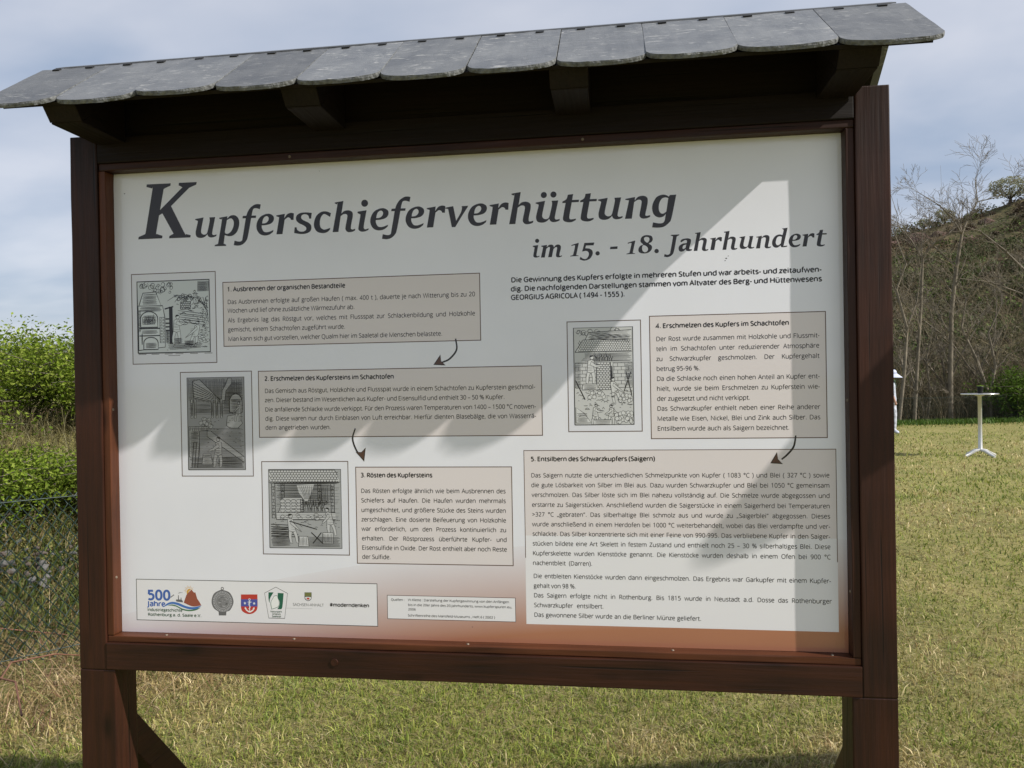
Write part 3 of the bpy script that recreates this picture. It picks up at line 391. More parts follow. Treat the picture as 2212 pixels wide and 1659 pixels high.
tag(link('lawn', grid_mesh('lawn', xs, ys, lambda x, y: lawn_z(x, y)+bank_z(x, y)-(0.5 if y > 40 else 0)), ground_m), kind='structure')
def mat_hill():
    m, nt, b = new_mat('hillside_soil'); N = nt.nodes; L = nt.links; tc = N.new('ShaderNodeTexCoord')
    n = N.new('ShaderNodeTexNoise'); n.inputs['Scale'].default_value = 0.16; n.inputs['Detail'].default_value = 9; n.inputs['Roughness'].default_value = 0.65; L.new(tc.outputs['Object'], n.inputs['Vector'])
    r = N.new('ShaderNodeValToRGB'); e = r.color_ramp.elements; e[0].position = 0.35; e[0].color = (0.055, 0.064, 0.024, 1); e[1].position = 0.7; e[1].color = (0.12, 0.065, 0.042, 1); k = e.new(0.5); k.color = (0.10, 0.082, 0.045, 1)
    L.new(n.outputs['Fac'], r.inputs[0]); L.new(r.outputs[0], b.inputs['Base Color']); b.inputs['Roughness'].default_value = 0.95; b.inputs['Specular IOR Level'].default_value = 0.1
    n2 = N.new('ShaderNodeTexNoise'); n2.inputs['Scale'].default_value = 1.6; n2.inputs['Detail'].default_value = 8; L.new(tc.outputs['Object'], n2.inputs['Vector'])
    bp = N.new('ShaderNodeBump'); bp.inputs['Distance'].default_value = 0.5; bp.inputs['Strength'].default_value = 0.8; L.new(n2.outputs['Fac'], bp.inputs['Height']); L.new(bp.outputs[0], b.inputs['Normal'])
    return m
hx = [-120, -80, -60]+list(np.arange(-45, 62, 1.1))+[66, 80, 110, 160]; hy = list(np.arange(24, 74, 1.0))+[76, 80, 90, 110, 140]
tag(link('hillside', grid_mesh('hillside', hx, hy, hill_z), mat_hill()), kind='structure')

# ================================================================ THE INFORMATION BOARD
ZB = 0.7631; PH = 1.3191; YF = -0.042
board = tag(empty('information_board'), 'dark brown wooden information board with slate roof and a large white printed panel', 'information board')
def L_post(s, seed):
    bm = bmesh.new()
    hi = [(s*1.021, YF), (s*1.104, YF), (s*1.104, 0.056), (s*0.996, 0.056), (s*0.996, 0.012), (s*1.021, 0.012)]
    prism(bm, hi, 'z', 0.667, 2.182); prism(bm, [(s*0.996, YF+0.001), (s*1.104, YF+0.0005), (s*1.1045, 0.0565), (s*0.996, 0.0565)], 'z', -0.3, 0.6668)
    bmesh.ops.recalc_face_normals(bm, faces=bm.faces); bevel(bm, 0.0035, 2)
    wear(bm, 0.0008, 26, seed); return link('post', bm_mesh('post', bm), wood_v, board)
L_post(-1, 1); L_post(1, 2)
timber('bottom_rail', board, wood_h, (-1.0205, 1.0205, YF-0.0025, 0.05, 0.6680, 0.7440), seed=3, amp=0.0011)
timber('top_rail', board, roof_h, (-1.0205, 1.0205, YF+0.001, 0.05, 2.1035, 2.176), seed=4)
# battens that hold the panel
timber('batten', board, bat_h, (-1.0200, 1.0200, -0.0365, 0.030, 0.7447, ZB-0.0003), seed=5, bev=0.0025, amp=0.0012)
timber('batten', board, wood_h, (-1.0200, 1.0200, -0.0365, 0.010, ZB+PH+0.0003, 2.1028), seed=6, bev=0.0025)
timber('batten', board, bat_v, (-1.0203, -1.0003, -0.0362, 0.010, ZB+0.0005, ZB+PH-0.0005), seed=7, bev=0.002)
timber('batten', board, wood_v, (1.0003, 1.0203, -0.0362, 0.010, ZB+0.0005, ZB+PH-0.0005), seed=8, bev=0.002)
timber('back_board', board, wood_h, (-0.9950, 0.9950, 0.013, 0.028, 0.7450, 2.1020), seed=8, bev=0)
# roof frame
TP = 0.755; CS = 1/math.hypot(1, TP); SN = TP*CS; ZR = 2.3815      # slope, ridge line of the slates' upper face
def roof_pt(t, h=0.0, side=-1):   # t down the slope from the ridge, h outwards
    return (side*(0.035+t*CS+h*SN), ZR-t*SN+h*CS)
for i, xc in enumerate((-0.9755, -0.332, 0.3275, 0.9755)):
    a, b_ = roof_pt(0.0, -0.022), roof_pt(0.284, -0.022); c, d = roof_pt(0.284, -0.066), roof_pt(-0.01, -0.066)
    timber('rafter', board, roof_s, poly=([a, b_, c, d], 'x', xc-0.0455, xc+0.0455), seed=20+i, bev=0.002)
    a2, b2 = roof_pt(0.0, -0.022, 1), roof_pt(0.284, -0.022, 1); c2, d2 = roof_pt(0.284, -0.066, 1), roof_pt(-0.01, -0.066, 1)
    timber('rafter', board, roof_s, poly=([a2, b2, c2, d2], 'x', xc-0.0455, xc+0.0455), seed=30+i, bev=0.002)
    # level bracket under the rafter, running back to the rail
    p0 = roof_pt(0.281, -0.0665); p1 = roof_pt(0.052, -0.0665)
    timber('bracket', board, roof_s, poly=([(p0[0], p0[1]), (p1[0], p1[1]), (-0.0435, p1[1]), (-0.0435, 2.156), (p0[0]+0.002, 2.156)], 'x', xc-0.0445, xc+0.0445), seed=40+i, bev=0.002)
def deck(side, seed):
    bm = bmesh.new(); a, b_, c, d = roof_pt(0.012, -0.0215, side), roof_pt(0.287, -0.0215, side), roof_pt(0.287, -0.0125, side), roof_pt(0.012, -0.0125, side)
    prism(bm, [a, b_, c, d], 'x', -1.128, 1.124); bmesh.ops.recalc_face_normals(bm, faces=bm.faces); wear(bm, 0.0006, 20, seed)
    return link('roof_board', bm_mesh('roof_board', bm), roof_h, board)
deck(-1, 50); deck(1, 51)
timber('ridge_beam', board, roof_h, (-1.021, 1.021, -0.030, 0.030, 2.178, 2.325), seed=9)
# slates
def slate_mesh(seed, hw=0.1013, L0=0.277, sag=0.040, th=0.010):
    rnd = random.Random(seed); n = 26; top = []; bot = []
    for i in range(n+1):
        s = -1+2*i/n
        e = L0+sag*(max(0, 1-abs(s)**2.7))**0.55
        chip = 0.0020*noise.noise(Vector((s*3.5, seed, 0)))+0.0005*noise.noise(Vector((s*30, seed, 4)))
        lip = 0.0012+0.0055*max(0, noise.noise(Vector((s*2.6+seed, 1, 2)))+0.25)*(1 if s > -0.3 else 0.3)
        top.append((s*hw, e+chip-lip*0.6)); bot.append((s*(hw+0.0006), e+chip+lip*0.5+0.0010*noise.noise(Vector((s*22, seed, 9)))))
    bm = bmesh.new(); hd = 0.0
    def mk(p, z): return bm.verts.new((p[0], p[1], z))
    nx, ny = n, 9
    tv = [[mk((top[i][0], top[i][1]*j/ny), th/2+0.0009*noise.noise(Vector((i*0.4, j*0.6, seed)))) for i in range(nx+1)] for j in range(ny+1)]
    for j in range(ny):
        for i in range(nx): bm.faces.new((tv[j][i], tv[j][i+1], tv[j+1][i+1], tv[j+1][i])).material_index = 0
    mid = [mk(((top[i][0]*0.4+bot[i][0]*0.6), top[i][1]*0.3+bot[i][1]*0.7), th*0.12) for i in range(nx+1)]
    low = [mk(bot[i], -th/2) for i in range(nx+1)]; l0, l1 = mk((bot[0][0], 0), -th/2), mk((bot[-1][0], 0), -th/2)
    for i in range(nx):
        bm.faces.new((tv[ny][i], tv[ny][i+1], mid[i+1], mid[i])).material_index = 1
        bm.faces.new((mid[i], mid[i+1], low[i+1], low[i])).material_index = 1
    bm.faces.new([l0]+low+[l1]).material_index = 0
    bm.faces.new([tv[j][0] for j in range(ny+1)]+[mid[0], low[0], l0]).material_index = 1
    bm.faces.new([l1, low[-1], mid[-1]]+[tv[j][-1] for j in range(ny, -1, -1)]).material_index = 1
    bm.faces.new([l0, l1]+tv[0][::-1]).material_index = 0
    return bm_mesh('slate', bm)
JOINTS = [-1.192, -0.975, -0.757, -0.544, -0.334, -0.123, 0.088, 0.300, 0.506, 0.711, 0.928, 1.148]; NS = 11
for side in (-1, 1):
    for k in range(NS):
        rnd = random.Random(k+7*(side > 0)); xc = (JOINTS[k]+JOINTS[k+1])/2; hw = (JOINTS[k+1]-JOINTS[k])/2-rnd.uniform(0.0005, 0.0016)
        me = slate_mesh(k*3.7+(50 if side > 0 else 0), hw=hw, sag=0.036+rnd.uniform(0, 0.008))
        o = link('slate', me, [slate_m, slate_edge], board)
        yy, zz = roof_pt(0.0, -0.006, side)
        a = math.atan(TP)+rnd.uniform(-0.014, 0.014)
        # local x across, local y down the slope, local z outwards
        if side < 0: M = Matrix(((1, 0, 0), (0, -math.cos(a), -math.sin(a)), (0, -math.sin(a), math.cos(a)))).to_4x4()
        else: M = Matrix(((-1, 0, 0), (0, math.cos(a), math.sin(a)), (0, -math.sin(a), math.cos(a)))).to_4x4()
        M = M @ Matrix.Rotation(rnd.uniform(-0.006, 0.006), 4, 'Z') @ Matrix.Rotation(rnd.uniform(-0.01, 0.01), 4, 'Y')
        M.translation = (xc, yy, zz+rnd.uniform(0, 0.0015)); o.matrix_local = M
# thin capping strip on the ridge; dark blocks stand in for the notches below
bm = bmesh.new(); prism(bm, [(-0.033, ZR+0.001), (-0.033, ZR+0.004), (0.0, ZR+0.0205), (0.034, ZR+0.004), (0.034, ZR+0.001), (0.0, ZR+0.0165)], 'x', -1.15, 1.125)
link('ridge_capping', bm_mesh('ridge_capping', bm), mat_plain('weathered_ridge_strip', (0.10, 0.105, 0.115), 0.5, var=0.2, scale=20), board)
bm0 = bmesh.new(); box(bm0, -0.0105, 0.0105, -0.0062, 0.0062, -0.0035, 0.0035); notch_me = bm_mesh('ridge_notch', bm0); notch_me.materials.append(dark_m)
for k in range(NS):
    for d in (-0.052, 0.050):
        o = bpy.data.objects.new('ridge_notch', notch_me); COL.objects.link(o); o.parent = board
        o.location = ((JOINTS[k]+JOINTS[k+1])/2+d, -0.0455, ZR-0.0085); o.rotation_euler = (R_(37), 0, 0.0)
# rear struts that hold the posts up
for s, sd_ in ((-1, 60), (1, 61)):
    x0, x1 = (-1.085, -0.999) if s < 0 else (0.999, 1.085)
    timber('support_strut', board, wood_s, poly=([(0.0575, 0.505), (0.72, -0.25), (0.60, -0.25), (0.0575, 0.385)], 'x', x0, x1), seed=sd_, bev=0.003)
# screw heads
screw_m = mat_plain('galvanised_screw', (0.20, 0.16, 0.12), 0.6, 0.3, var=0.4, scale=300)
bm0 = bmesh.new(); bmesh.ops.create_cone(bm0, cap_ends=True, segments=12, radius1=0.0042, radius2=0.003, depth=0.002); screw_me = bm_mesh('screw', bm0); screw_me.materials.append(screw_m)
def screw(loc, rot):
    o = bpy.data.objects.new('screw', screw_me); COL.objects.link(o); o.parent = board; o.location = loc; o.rotation_euler = rot
for x in (-0.85, -0.47, 0.02, 0.56, 0.955): screw((x, -0.020, ZB+0.0008), (0, 0, 0))
for z in (0.925, 1.405): screw((-0.9995, -0.021, z), (0, R_(90), 0)); screw((0.9995, -0.021, z), (0, R_(-90), 0))
for x in (-0.45, 0.35): screw((x, -0.0372, 2.0925), (R_(90), 0, 0))
bm0 = bmesh.new(); bmesh.ops.create_cone(bm0, cap_ends=True, segments=14, radius1=0.011, radius2=0.010, depth=0.003); 
o = link('wood_plug', bm_mesh('wood_plug', bm0), wood_v, board); o.location = (-0.345, YF-0.0035, 0.711); o.rotation_euler = (R_(90), 0, 0)
# ---------------------------------------------------------------- the printed panel
def mat_panel():
    m, nt, b = new_mat('printed_panel'); N = nt.nodes; L = nt.links
    tc = N.new('ShaderNodeTexCoord'); sp = N.new('ShaderNodeSeparateXYZ'); L.new(tc.outputs['Object'], sp.inputs[0])
    def M(op, a, b_, c=None):
        n = N.new('ShaderNodeMath'); n.operation = op
        for i, q in enumerate((a, b_, c)):
            if q is None: continue
            if isinstance(q, (int, float)): n.inputs[i].default_value = q
            else: L.new(q, n.inputs[i])
        return n.outputs[0]
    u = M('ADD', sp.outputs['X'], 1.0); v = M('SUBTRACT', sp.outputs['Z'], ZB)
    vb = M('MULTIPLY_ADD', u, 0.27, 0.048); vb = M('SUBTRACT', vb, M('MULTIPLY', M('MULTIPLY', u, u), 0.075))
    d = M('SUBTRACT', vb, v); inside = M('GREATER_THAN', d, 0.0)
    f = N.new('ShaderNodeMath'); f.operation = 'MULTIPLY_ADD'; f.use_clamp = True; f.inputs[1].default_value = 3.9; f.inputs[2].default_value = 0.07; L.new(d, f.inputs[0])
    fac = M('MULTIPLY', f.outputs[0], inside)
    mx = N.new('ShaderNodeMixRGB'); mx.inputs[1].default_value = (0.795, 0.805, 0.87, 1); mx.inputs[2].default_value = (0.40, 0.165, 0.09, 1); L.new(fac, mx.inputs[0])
    # faint dirt washed down from the top edge
    n = N.new('ShaderNodeTexNoise'); n.inputs['Scale'].default_value = 3.0; n.inputs['Detail'].default_value = 5; L.new(tc.outputs['Object'], n.inputs['Vector'])
    r = N.new('ShaderNodeMapRange'); r.inputs['From Min'].default_value = 0.3; r.inputs['From Max'].default_value = 0.7; r.inputs['To Min'].default_value = 0.96; r.inputs['To Max'].default_value = 1.03; L.new(n.outputs['Fac'], r.inputs['Value'])
    mu = N.new('ShaderNodeVectorMath'); mu.operation = 'SCALE'; L.new(mx.outputs[0], mu.inputs[0]); L.new(r.outputs[0], mu.inputs['Scale'])
    L.new(mu.outputs[0], b.inputs['Base Color']); b.inputs['Roughness'].default_value = 0.45; b.inputs['Coat Weight'].default_value = 1.0; b.inputs['Coat Roughness'].default_value = 0.05; b.inputs['Coat IOR'].default_value = 1.5
    return m
def mat_print(name, col, rough=0.45):
    m, nt, b = new_mat(name); b.inputs['Base Color'].default_value = (*col, 1); b.inputs['Roughness'].default_value = rough; b.inputs['Specular IOR Level'].default_value = 0.25
    b.inputs['Coat Weight'].default_value = 0.62; b.inputs['Coat Roughness'].default_value = 0.05; b.inputs['Coat IOR'].default_value = 1.5
    return m
bend = lambda v: 0.0023*min(1.0, max(0.0, (v-(PH-0.05))/0.05))**2      # bend added to catch the eave's reflection along the top edge
rows = [0, 0.4, 0.9, PH-0.09, PH-0.07, PH-0.052]+[PH-0.05+0.05*k/16 for k in range(17)]
Vp = [(x, bend(v), ZB+v) for v in rows for x in (-1.0, -0.3, 0.3, 1.0)]; n0 = len(Vp)
Fp = [(j*4+i, j*4+i+1, (j+1)*4+i+1, (j+1)*4+i) for j in range(len(rows)-1) for i in range(3)]
Vp += [(x, y, z) for y in (0.0024, 0.008) for x, z in ((-1, ZB), (1, ZB), (1, ZB+PH), (-1, ZB+PH))]
Fp += [(n0+4, n0+7, n0+6, n0+5), (n0, n0+4, n0+5, n0+1), (n0+1, n0+5, n0+6, n0+2), (n0+2, n0+6, n0+7, n0+3), (n0+3, n0+7, n0+4, n0)]
pm_ = bpy.data.meshes.new('panel'); pm_.from_pydata(Vp, [], Fp); pm_.update()
for p_ in pm_.polygons: p_.use_smooth = all(i < n0 for i in p_.vertices)
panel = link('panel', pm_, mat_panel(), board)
ink = mat_print('print_ink', (0.020, 0.017, 0.019)); ink_b = mat_print('print_ink_body', (0.028, 0.026, 0.030)); frame_ink = mat_print('print_brown_line', (0.105, 0.062, 0.048)); line_dark = mat_print('print_dark_line', (0.05, 0.055, 0.05))
halo_m = mat_print('print_white', (0.82, 0.83, 0.82)); boxfill = mat_print('print_warm_grey', (0.72, 0.67, 0.67)); paper = mat_print('print_paper', (0.73, 0.74, 0.80)); boxlight = mat_print('print_pale_grey', (0.78, 0.775, 0.80))
def W(u, v, lay): return (u/1000-1, bend(v/1000)-0.00003-0.00004*lay, ZB+v/1000)
def dense(pl, steps=5):
    """outline with sharp points (flag 0) and smooth points (flag 1) -> dense polyline"""
    n = len(pl); out = []
    for i in range(n):
        p0, p1, p2, p3 = pl[i-1], pl[i], pl[(i+1) % n], pl[(i+2) % n]
        if not p1[2] and not p2[2]: out.append(p1[:2]); continue
        a = p0 if p1[2] else (2*p1[0]-p2[0], 2*p1[1]-p2[1]); d = p3 if p2[2] else (2*p2[0]-p1[0], 2*p2[1]-p1[1])
        if not p1[2]:  # leave a sharp corner along the curve it starts
            a = (p1[0]-(p2[0]-p1[0])*0.6+(p3[0]-p1[0])*0.0, p1[1]-(p2[1]-p1[1])*0.6)
        for k in range(steps):
            t = k/steps; q = []
            for c in (0, 1):
                q.append(0.5*((2*p1[c])+(-a[c]+p2[c])*t+(2*a[c]-5*p1[c]+4*p2[c]-d[c])*t*t+(-a[c]+3*p1[c]-3*p2[c]+d[c])*t**3))
            out.append(tuple(q))
    return out
def fill_curve(name, loops, mat, lay, parent=None, grow=0.0):
    """flat printed shape from closed loops (holes allowed) in panel millimetres"""
    cu = bpy.data.curves.new(name, 'CURVE'); cu.dimensions = '2D'; cu.fill_mode = 'BOTH'; cu.offset = grow
    for lp in loops:
        sp = cu.splines.new('POLY'); sp.points.add(len(lp)-1); sp.use_cyclic_u = True
        for i, (x, y) in enumerate(lp): sp.points[i].co = (x/1000, y/1000, 0, 1)
    o = bpy.data.objects.new(name, cu); COL.objects.link(o)
    me = bpy.data.meshes.new_from_object(o.evaluated_get(bpy.context.evaluated_depsgraph_get())); bpy.data.objects.remove(o); bpy.data.curves.remove(cu)
    for v in me.vertices: x, y = v.co.x, v.co.y; v.co = W(x*1000, y*1000, lay)
    me.materials.clear(); me.name = name; return link(name, me, mat, parent or panel)
def circle(cx, cy, r, n=28): return [(cx+r*math.cos(2*math.pi*i/n), cy+r*math.sin(2*math.pi*i/n)) for i in range(n)]
def place_glyphs(seq, scale, base_src, base_dst):
    loops = []
    for ch, u in seq:
        g = GLYPHS[ch]
        for o in g['o']: loops.append([(u+x*scale, base_dst+(y-base_src)*scale) for x, y in dense(o)])
        for x, y, r in g['d']: loops.append(circle(u+x*scale, base_dst+(y-base_src)*scale, r*scale))
    return loops
TB = 1125.0
# the small-title glyphs were measured at their own size, the others at the size of the big title
lt = place_glyphs(TITLE, 1.0, TB, TB)+[circle(*c) for c in UMLAUT]
ls = []
for ch, u in SUBTITLE:
    if ch in 'm158-.Jad': ls += place_glyphs([(ch, u)], 1.0, 0, 0)
    else: ls += place_glyphs([(ch, u)], 0.572, TB, 1034.2)
fill_curve('title_lettering', lt, ink, 6); fill_curve('subtitle_lettering', ls, ink, 1)

# plain humanist sans drawn as pen strokes: advance width, then strokes ('s' smooth / 'l' straight) in em units
SANS = {
'a': (.556, "s .10,.47 .20,.525 .31,.535 .42,.49 .455,.38 .455,.2 ; l .455,.38 .455,0 ; s .455,.31 .30,.30 .17,.27 .10,.20 .10,.10 .17,.02 .28,.005 .39,.06 .455,.16"),
'b': (.613, "l .10,.76 .10,0 ; s .10,.27 .12,.42 .20,.51 .31,.53 .43,.49 .515,.38 .52,.26 .50,.13 .43,.03 .31,0 .20,.02 .12,.11 .10,.27"),
'c': (.476, "s .43,.50 .34,.53 .25,.52 .15,.45 .10,.33 .10,.20 .15,.08 .25,.01 .34,0 .43,.03"),
'd': (.613, "l .51,.76 .51,0 ; s .51,.27 .49,.42 .41,.51 .30,.53 .18,.49 .10,.38 .09,.26 .11,.13 .18,.03 .30,0 .41,.02 .49,.11 .51,.27"),
'e': (.561, "s .10,.285 .30,.285 .48,.285 ; s .48,.285 .47,.42 .39,.51 .28,.535 .17,.49 .10,.38 .095,.25 .13,.12 .21,.03 .32,0 .42,.01 .47,.04"),
'f': (.339, "s .34,.73 .26,.745 .18,.70 .155,.60 .155,.50 ; l .155,.56 .155,0 ; l .04,.50 .30,.50"),
'g': (.547, "l .52,.51 .30,.51 ; s .26,.53 .15,.49 .11,.38 .14,.27 .26,.22 .38,.26 .42,.37 .37,.48 .26,.53 ; s .17,.23 .12,.17 .15,.10 .24,.07 .38,.06 .47,.0 .48,-.09 .42,-.18 .27,-.22 .12,-.19 .07,-.11 .10,-.02 .20,.06"),
'h': (.618, "l .10,.76 .10,0 ; s .10,.30 .13,.43 .22,.51 .34,.53 .46,.49 .515,.37 .515,.2 ; l .515,.37 .515,0"),
'i': (.253, "l .127,.53 .127,0 ; l .127,.73 .127,.64"), 'j': (.253, "l .127,.53 .127,-.05 ; s .127,-.05 .12,-.16 .06,-.215 -.02,-.21 ; l .127,.73 .127,.64"),
'k': (.525, "l .10,.76 .10,0 ; l .45,.53 .11,.22 ; l .20,.31 .47,0"), 'l': (.253, "l .127,.76 .127,0"),
'm': (.93, "l .10,.53 .10,0 ; s .10,.32 .13,.44 .21,.51 .31,.53 .41,.50 .465,.40 .465,.2 ; l .465,.38 .465,0 ; s .465,.32 .50,.44 .58,.51 .67,.53 .77,.50 .825,.40 .825,.2 ; l .825,.38 .825,0"),
'n': (.618, "l .10,.53 .10,0 ; s .10,.30 .13,.43 .22,.51 .34,.53 .46,.49 .515,.37 .515,.2 ; l .515,.37 .515,0"),
'o': (.604, "s .30,.53 .17,.49 .095,.37 .095,.17 .17,.04 .30,0 .435,.04 .51,.17 .51,.37 .435,.49 .30,.53"),
'p': (.613, "l .10,.53 .10,-.23 ; s .10,.27 .12,.42 .20,.51 .31,.53 .43,.49 .515,.38 .52,.26 .50,.13 .43,.03 .31,0 .20,.02 .12,.11 .10,.27"),
'q': (.613, "l .51,.53 .51,-.23 ; s .51,.27 .49,.42 .41,.51 .30,.53 .18,.49 .10,.38 .09,.26 .11,.13 .18,.03 .30,0 .41,.02 .49,.11 .51,.27"),
'r': (.408, "l .10,.53 .10,0 ; s .10,.30 .14,.43 .23,.51 .31,.535 .39,.525"), 's': (.477, "s .41,.49 .31,.53 .20,.525 .12,.47 .12,.37 .20,.30 .31,.25 .40,.18 .40,.08 .32,.01 .21,0 .08,.04"),
't': (.353, "l .155,.66 .155,.15 ; s .155,.2 .17,.06 .23,.005 .33,.02 ; l .04,.50 .32,.50"),
'u': (.618, "l .515,.53 .515,0 ; l .10,.53 .10,.17 ; s .10,.3 .10,.16 .155,.04 .27,0 .39,.02 .48,.10 .515,.23"),
'v': (.502, "l .03,.53 .25,.01 .47,.53"), 'w': (.778, "l .03,.53 .205,.01 .39,.51 .575,.01 .75,.53"), 'x': (.524, "l .05,.53 .47,0 ; l .47,.53 .05,0"), 'y': (.504, "l .03,.53 .25,.01 ; l .475,.53 .25,.0 .18,-.14 ; s .20,-.10 .14,-.2 .02,-.215"), 'z': (.468, "l .06,.50 .40,.50 .06,.03 .42,.03"),
'ß': (.622, "l .10,.55 .10,0 ; s .10,.5 .12,.65 .20,.735 .31,.745 .43,.70 .46,.60 .39,.51 .33,.44 .37,.36 .48,.29 .54,.18 .50,.06 .40,0 .27,.02"),
'A': (.633, "l .03,0 .316,.70 .60,0 ; l .13,.25 .50,.25"), 'B': (.648, "l .12,0 .12,.69 ; s .12,.69 .35,.69 .50,.65 .53,.54 .47,.41 .30,.375 .12,.375 ; s .12,.375 .36,.375 .52,.33 .57,.20 .51,.06 .33,.02 .12,.02"),
'C': (.631, "s .58,.65 .45,.70 .31,.69 .17,.60 .10,.44 .10,.26 .17,.10 .30,.01 .45,.0 .58,.03"), 'D': (.729, "l .12,.02 .12,.69 ; s .12,.69 .35,.69 .52,.63 .62,.49 .63,.32 .58,.14 .44,.04 .28,.02 .12,.02"),
'E': (.556, "l .49,.69 .12,.69 .12,.02 .49,.02 ; l .12,.375 .46,.375"), 'F': (.516, "l .49,.69 .12,.69 .12,0 ; l .12,.355 .46,.355"), 'G': (.728, "s .63,.64 .50,.70 .36,.695 .20,.62 .11,.47 .10,.29 .16,.11 .30,.01 .47,.0 .63,.05 ; l .63,.05 .63,.35 .40,.35"),
'H': (.738, "l .12,0 .12,.71 ; l .62,0 .62,.71 ; l .12,.375 .62,.375"), 'I': (.279, "l .14,0 .14,.71"), 'J': (.267, "l .13,.71 .13,.05 ; s .13,.1 .12,-.08 .05,-.17 -.06,-.17"), 'K': (.614, "l .12,0 .12,.71 ; l .57,.71 .13,.28 ; l .26,.41 .58,0"), 'L': (.519, "l .12,.71 .12,.03 .49,.03"),
'M': (.903, "l .12,0 .12,.70 .45,.03 .78,.70 .78,0"), 'N': (.754, "l .12,0 .12,.70 .63,.02 .63,.71"), 'O': (.779, "s .39,.70 .24,.67 .13,.55 .10,.35 .13,.16 .24,.03 .39,0 .54,.03 .65,.16 .68,.35 .65,.55 .54,.67 .39,.70"),
'P': (.602, "l .12,0 .12,.69 ; s .12,.69 .35,.69 .49,.63 .53,.49 .47,.35 .32,.29 .12,.29"), 'Q': (.779, "s .39,.70 .24,.67 .13,.55 .10,.35 .13,.16 .24,.03 .39,0 .54,.03 .65,.16 .68,.35 .65,.55 .54,.67 .39,.70 ; l .42,.0 .60,-.17"),
'R': (.618, "l .12,0 .12,.69 ; s .12,.69 .34,.69 .48,.64 .51,.51 .46,.38 .32,.33 .12,.33 ; l .33,.33 .57,0"), 'S': (.549, "s .47,.65 .35,.70 .21,.69 .12,.61 .12,.49 .20,.41 .34,.34 .46,.27 .48,.14 .40,.03 .26,0 .08,.04"),
'T': (.553, "l .03,.68 .53,.68 ; l .28,.68 .28,0"), 'U': (.728, "l .115,.71 .115,.22 ; s .115,.3 .13,.13 .22,.02 .36,0 .51,.03 .60,.14 .61,.3 ; l .61,.71 .61,.24"), 'V': (.595, "l .03,.71 .297,.01 .565,.71"), 'W': (.926, "l .04,.71 .24,.01 .46,.70 .69,.01 .88,.71"),
'Z': (.571, "l .08,.68 .48,.68 .08,.03 .50,.03"),
'0': (.572, "s .286,.71 .17,.66 .10,.52 .09,.355 .10,.19 .17,.05 .286,0 .40,.05 .47,.19 .485,.355 .47,.52 .40,.66 .286,.71"), '1': (.572, "l .13,.56 .29,.70 .29,0"), '2': (.572, "s .09,.62 .18,.69 .30,.71 .42,.65 .45,.52 .39,.39 .24,.21 .10,.05 ; l .08,.03 .49,.03"),
'3': (.572, "s .09,.66 .20,.71 .35,.70 .44,.62 .43,.48 .33,.39 .20,.375 ; s .20,.375 .35,.37 .46,.30 .48,.18 .41,.05 .26,0 .08,.04"), '4': (.572, "l .40,0 .40,.70 .06,.19 .54,.19"), '5': (.572, "l .45,.68 .15,.68 .13,.40 ; s .13,.39 .27,.43 .41,.39 .48,.26 .45,.10 .34,.01 .21,0 .09,.04"),
'6': (.572, "s .45,.69 .32,.70 .19,.62 .11,.46 .10,.25 .14,.09 .24,.01 .35,.01 .45,.09 .48,.22 .43,.36 .31,.42 .19,.38 .11,.27"), '7': (.572, "l .07,.68 .49,.68 .20,0"), '8': (.572, "s .286,.71 .17,.67 .12,.55 .17,.45 .286,.38 .42,.30 .48,.18 .42,.05 .286,0 .15,.05 .09,.18 .15,.30 .286,.38 .40,.45 .45,.55 .40,.67 .286,.71"),
'9': (.572, "s .12,.01 .25,0 .38,.08 .46,.24 .48,.45 .43,.62 .33,.70 .22,.70 .12,.62 .09,.49 .14,.35 .26,.29 .38,.33 .46,.44"),
'.': (.266, "l .133,.0 .133,.10"), ',': (.245, "l .15,.10 .09,-.12"), ':': (.266, "l .133,.0 .133,.10 ; l .133,.42 .133,.52"), '-': (.322, "l .04,.26 .28,.26"), '–': (.5, "l .04,.26 .46,.26"),
'(': (.296, "s .25,.73 .15,.60 .09,.42 .09,.15 .15,-.03 .25,-.16"), ')': (.296, "s .05,.73 .15,.60 .21,.42 .21,.15 .15,-.03 .05,-.16"), '%': (.824, "s .20,.71 .12,.66 .09,.53 .12,.41 .20,.36 .29,.41 .32,.53 .29,.66 .20,.71 ; s .62,.35 .54,.30 .51,.17 .54,.05 .62,0 .71,.05 .74,.17 .71,.30 .62,.35 ; l .62,.71 .21,0"),
'°': (.428, "s .21,.71 .13,.68 .09,.60 .13,.51 .21,.48 .30,.51 .34,.60 .30,.68 .21,.71"), '>': (.572, "l .08,.56 .48,.36 .08,.16"), '„': (.40, "l .13,.11 .07,-.11 ; l .29,.11 .23,-.11"), '“': (.40, "l .07,.50 .14,.72 ; l .23,.50 .30,.72"),
'#': (.646, "l .22,0 .30,.71 ; l .42,0 .50,.71 ; l .06,.48 .61,.48 ; l .04,.23 .58,.23"),
}
for _k, _b in (('ä', 'a'), ('ö', 'o'), ('ü', 'u')): SANS[_k] = (SANS[_b][0], SANS[_b][1]+" ; l .20,.65 .20,.74 ; l .40,.65 .40,.74")
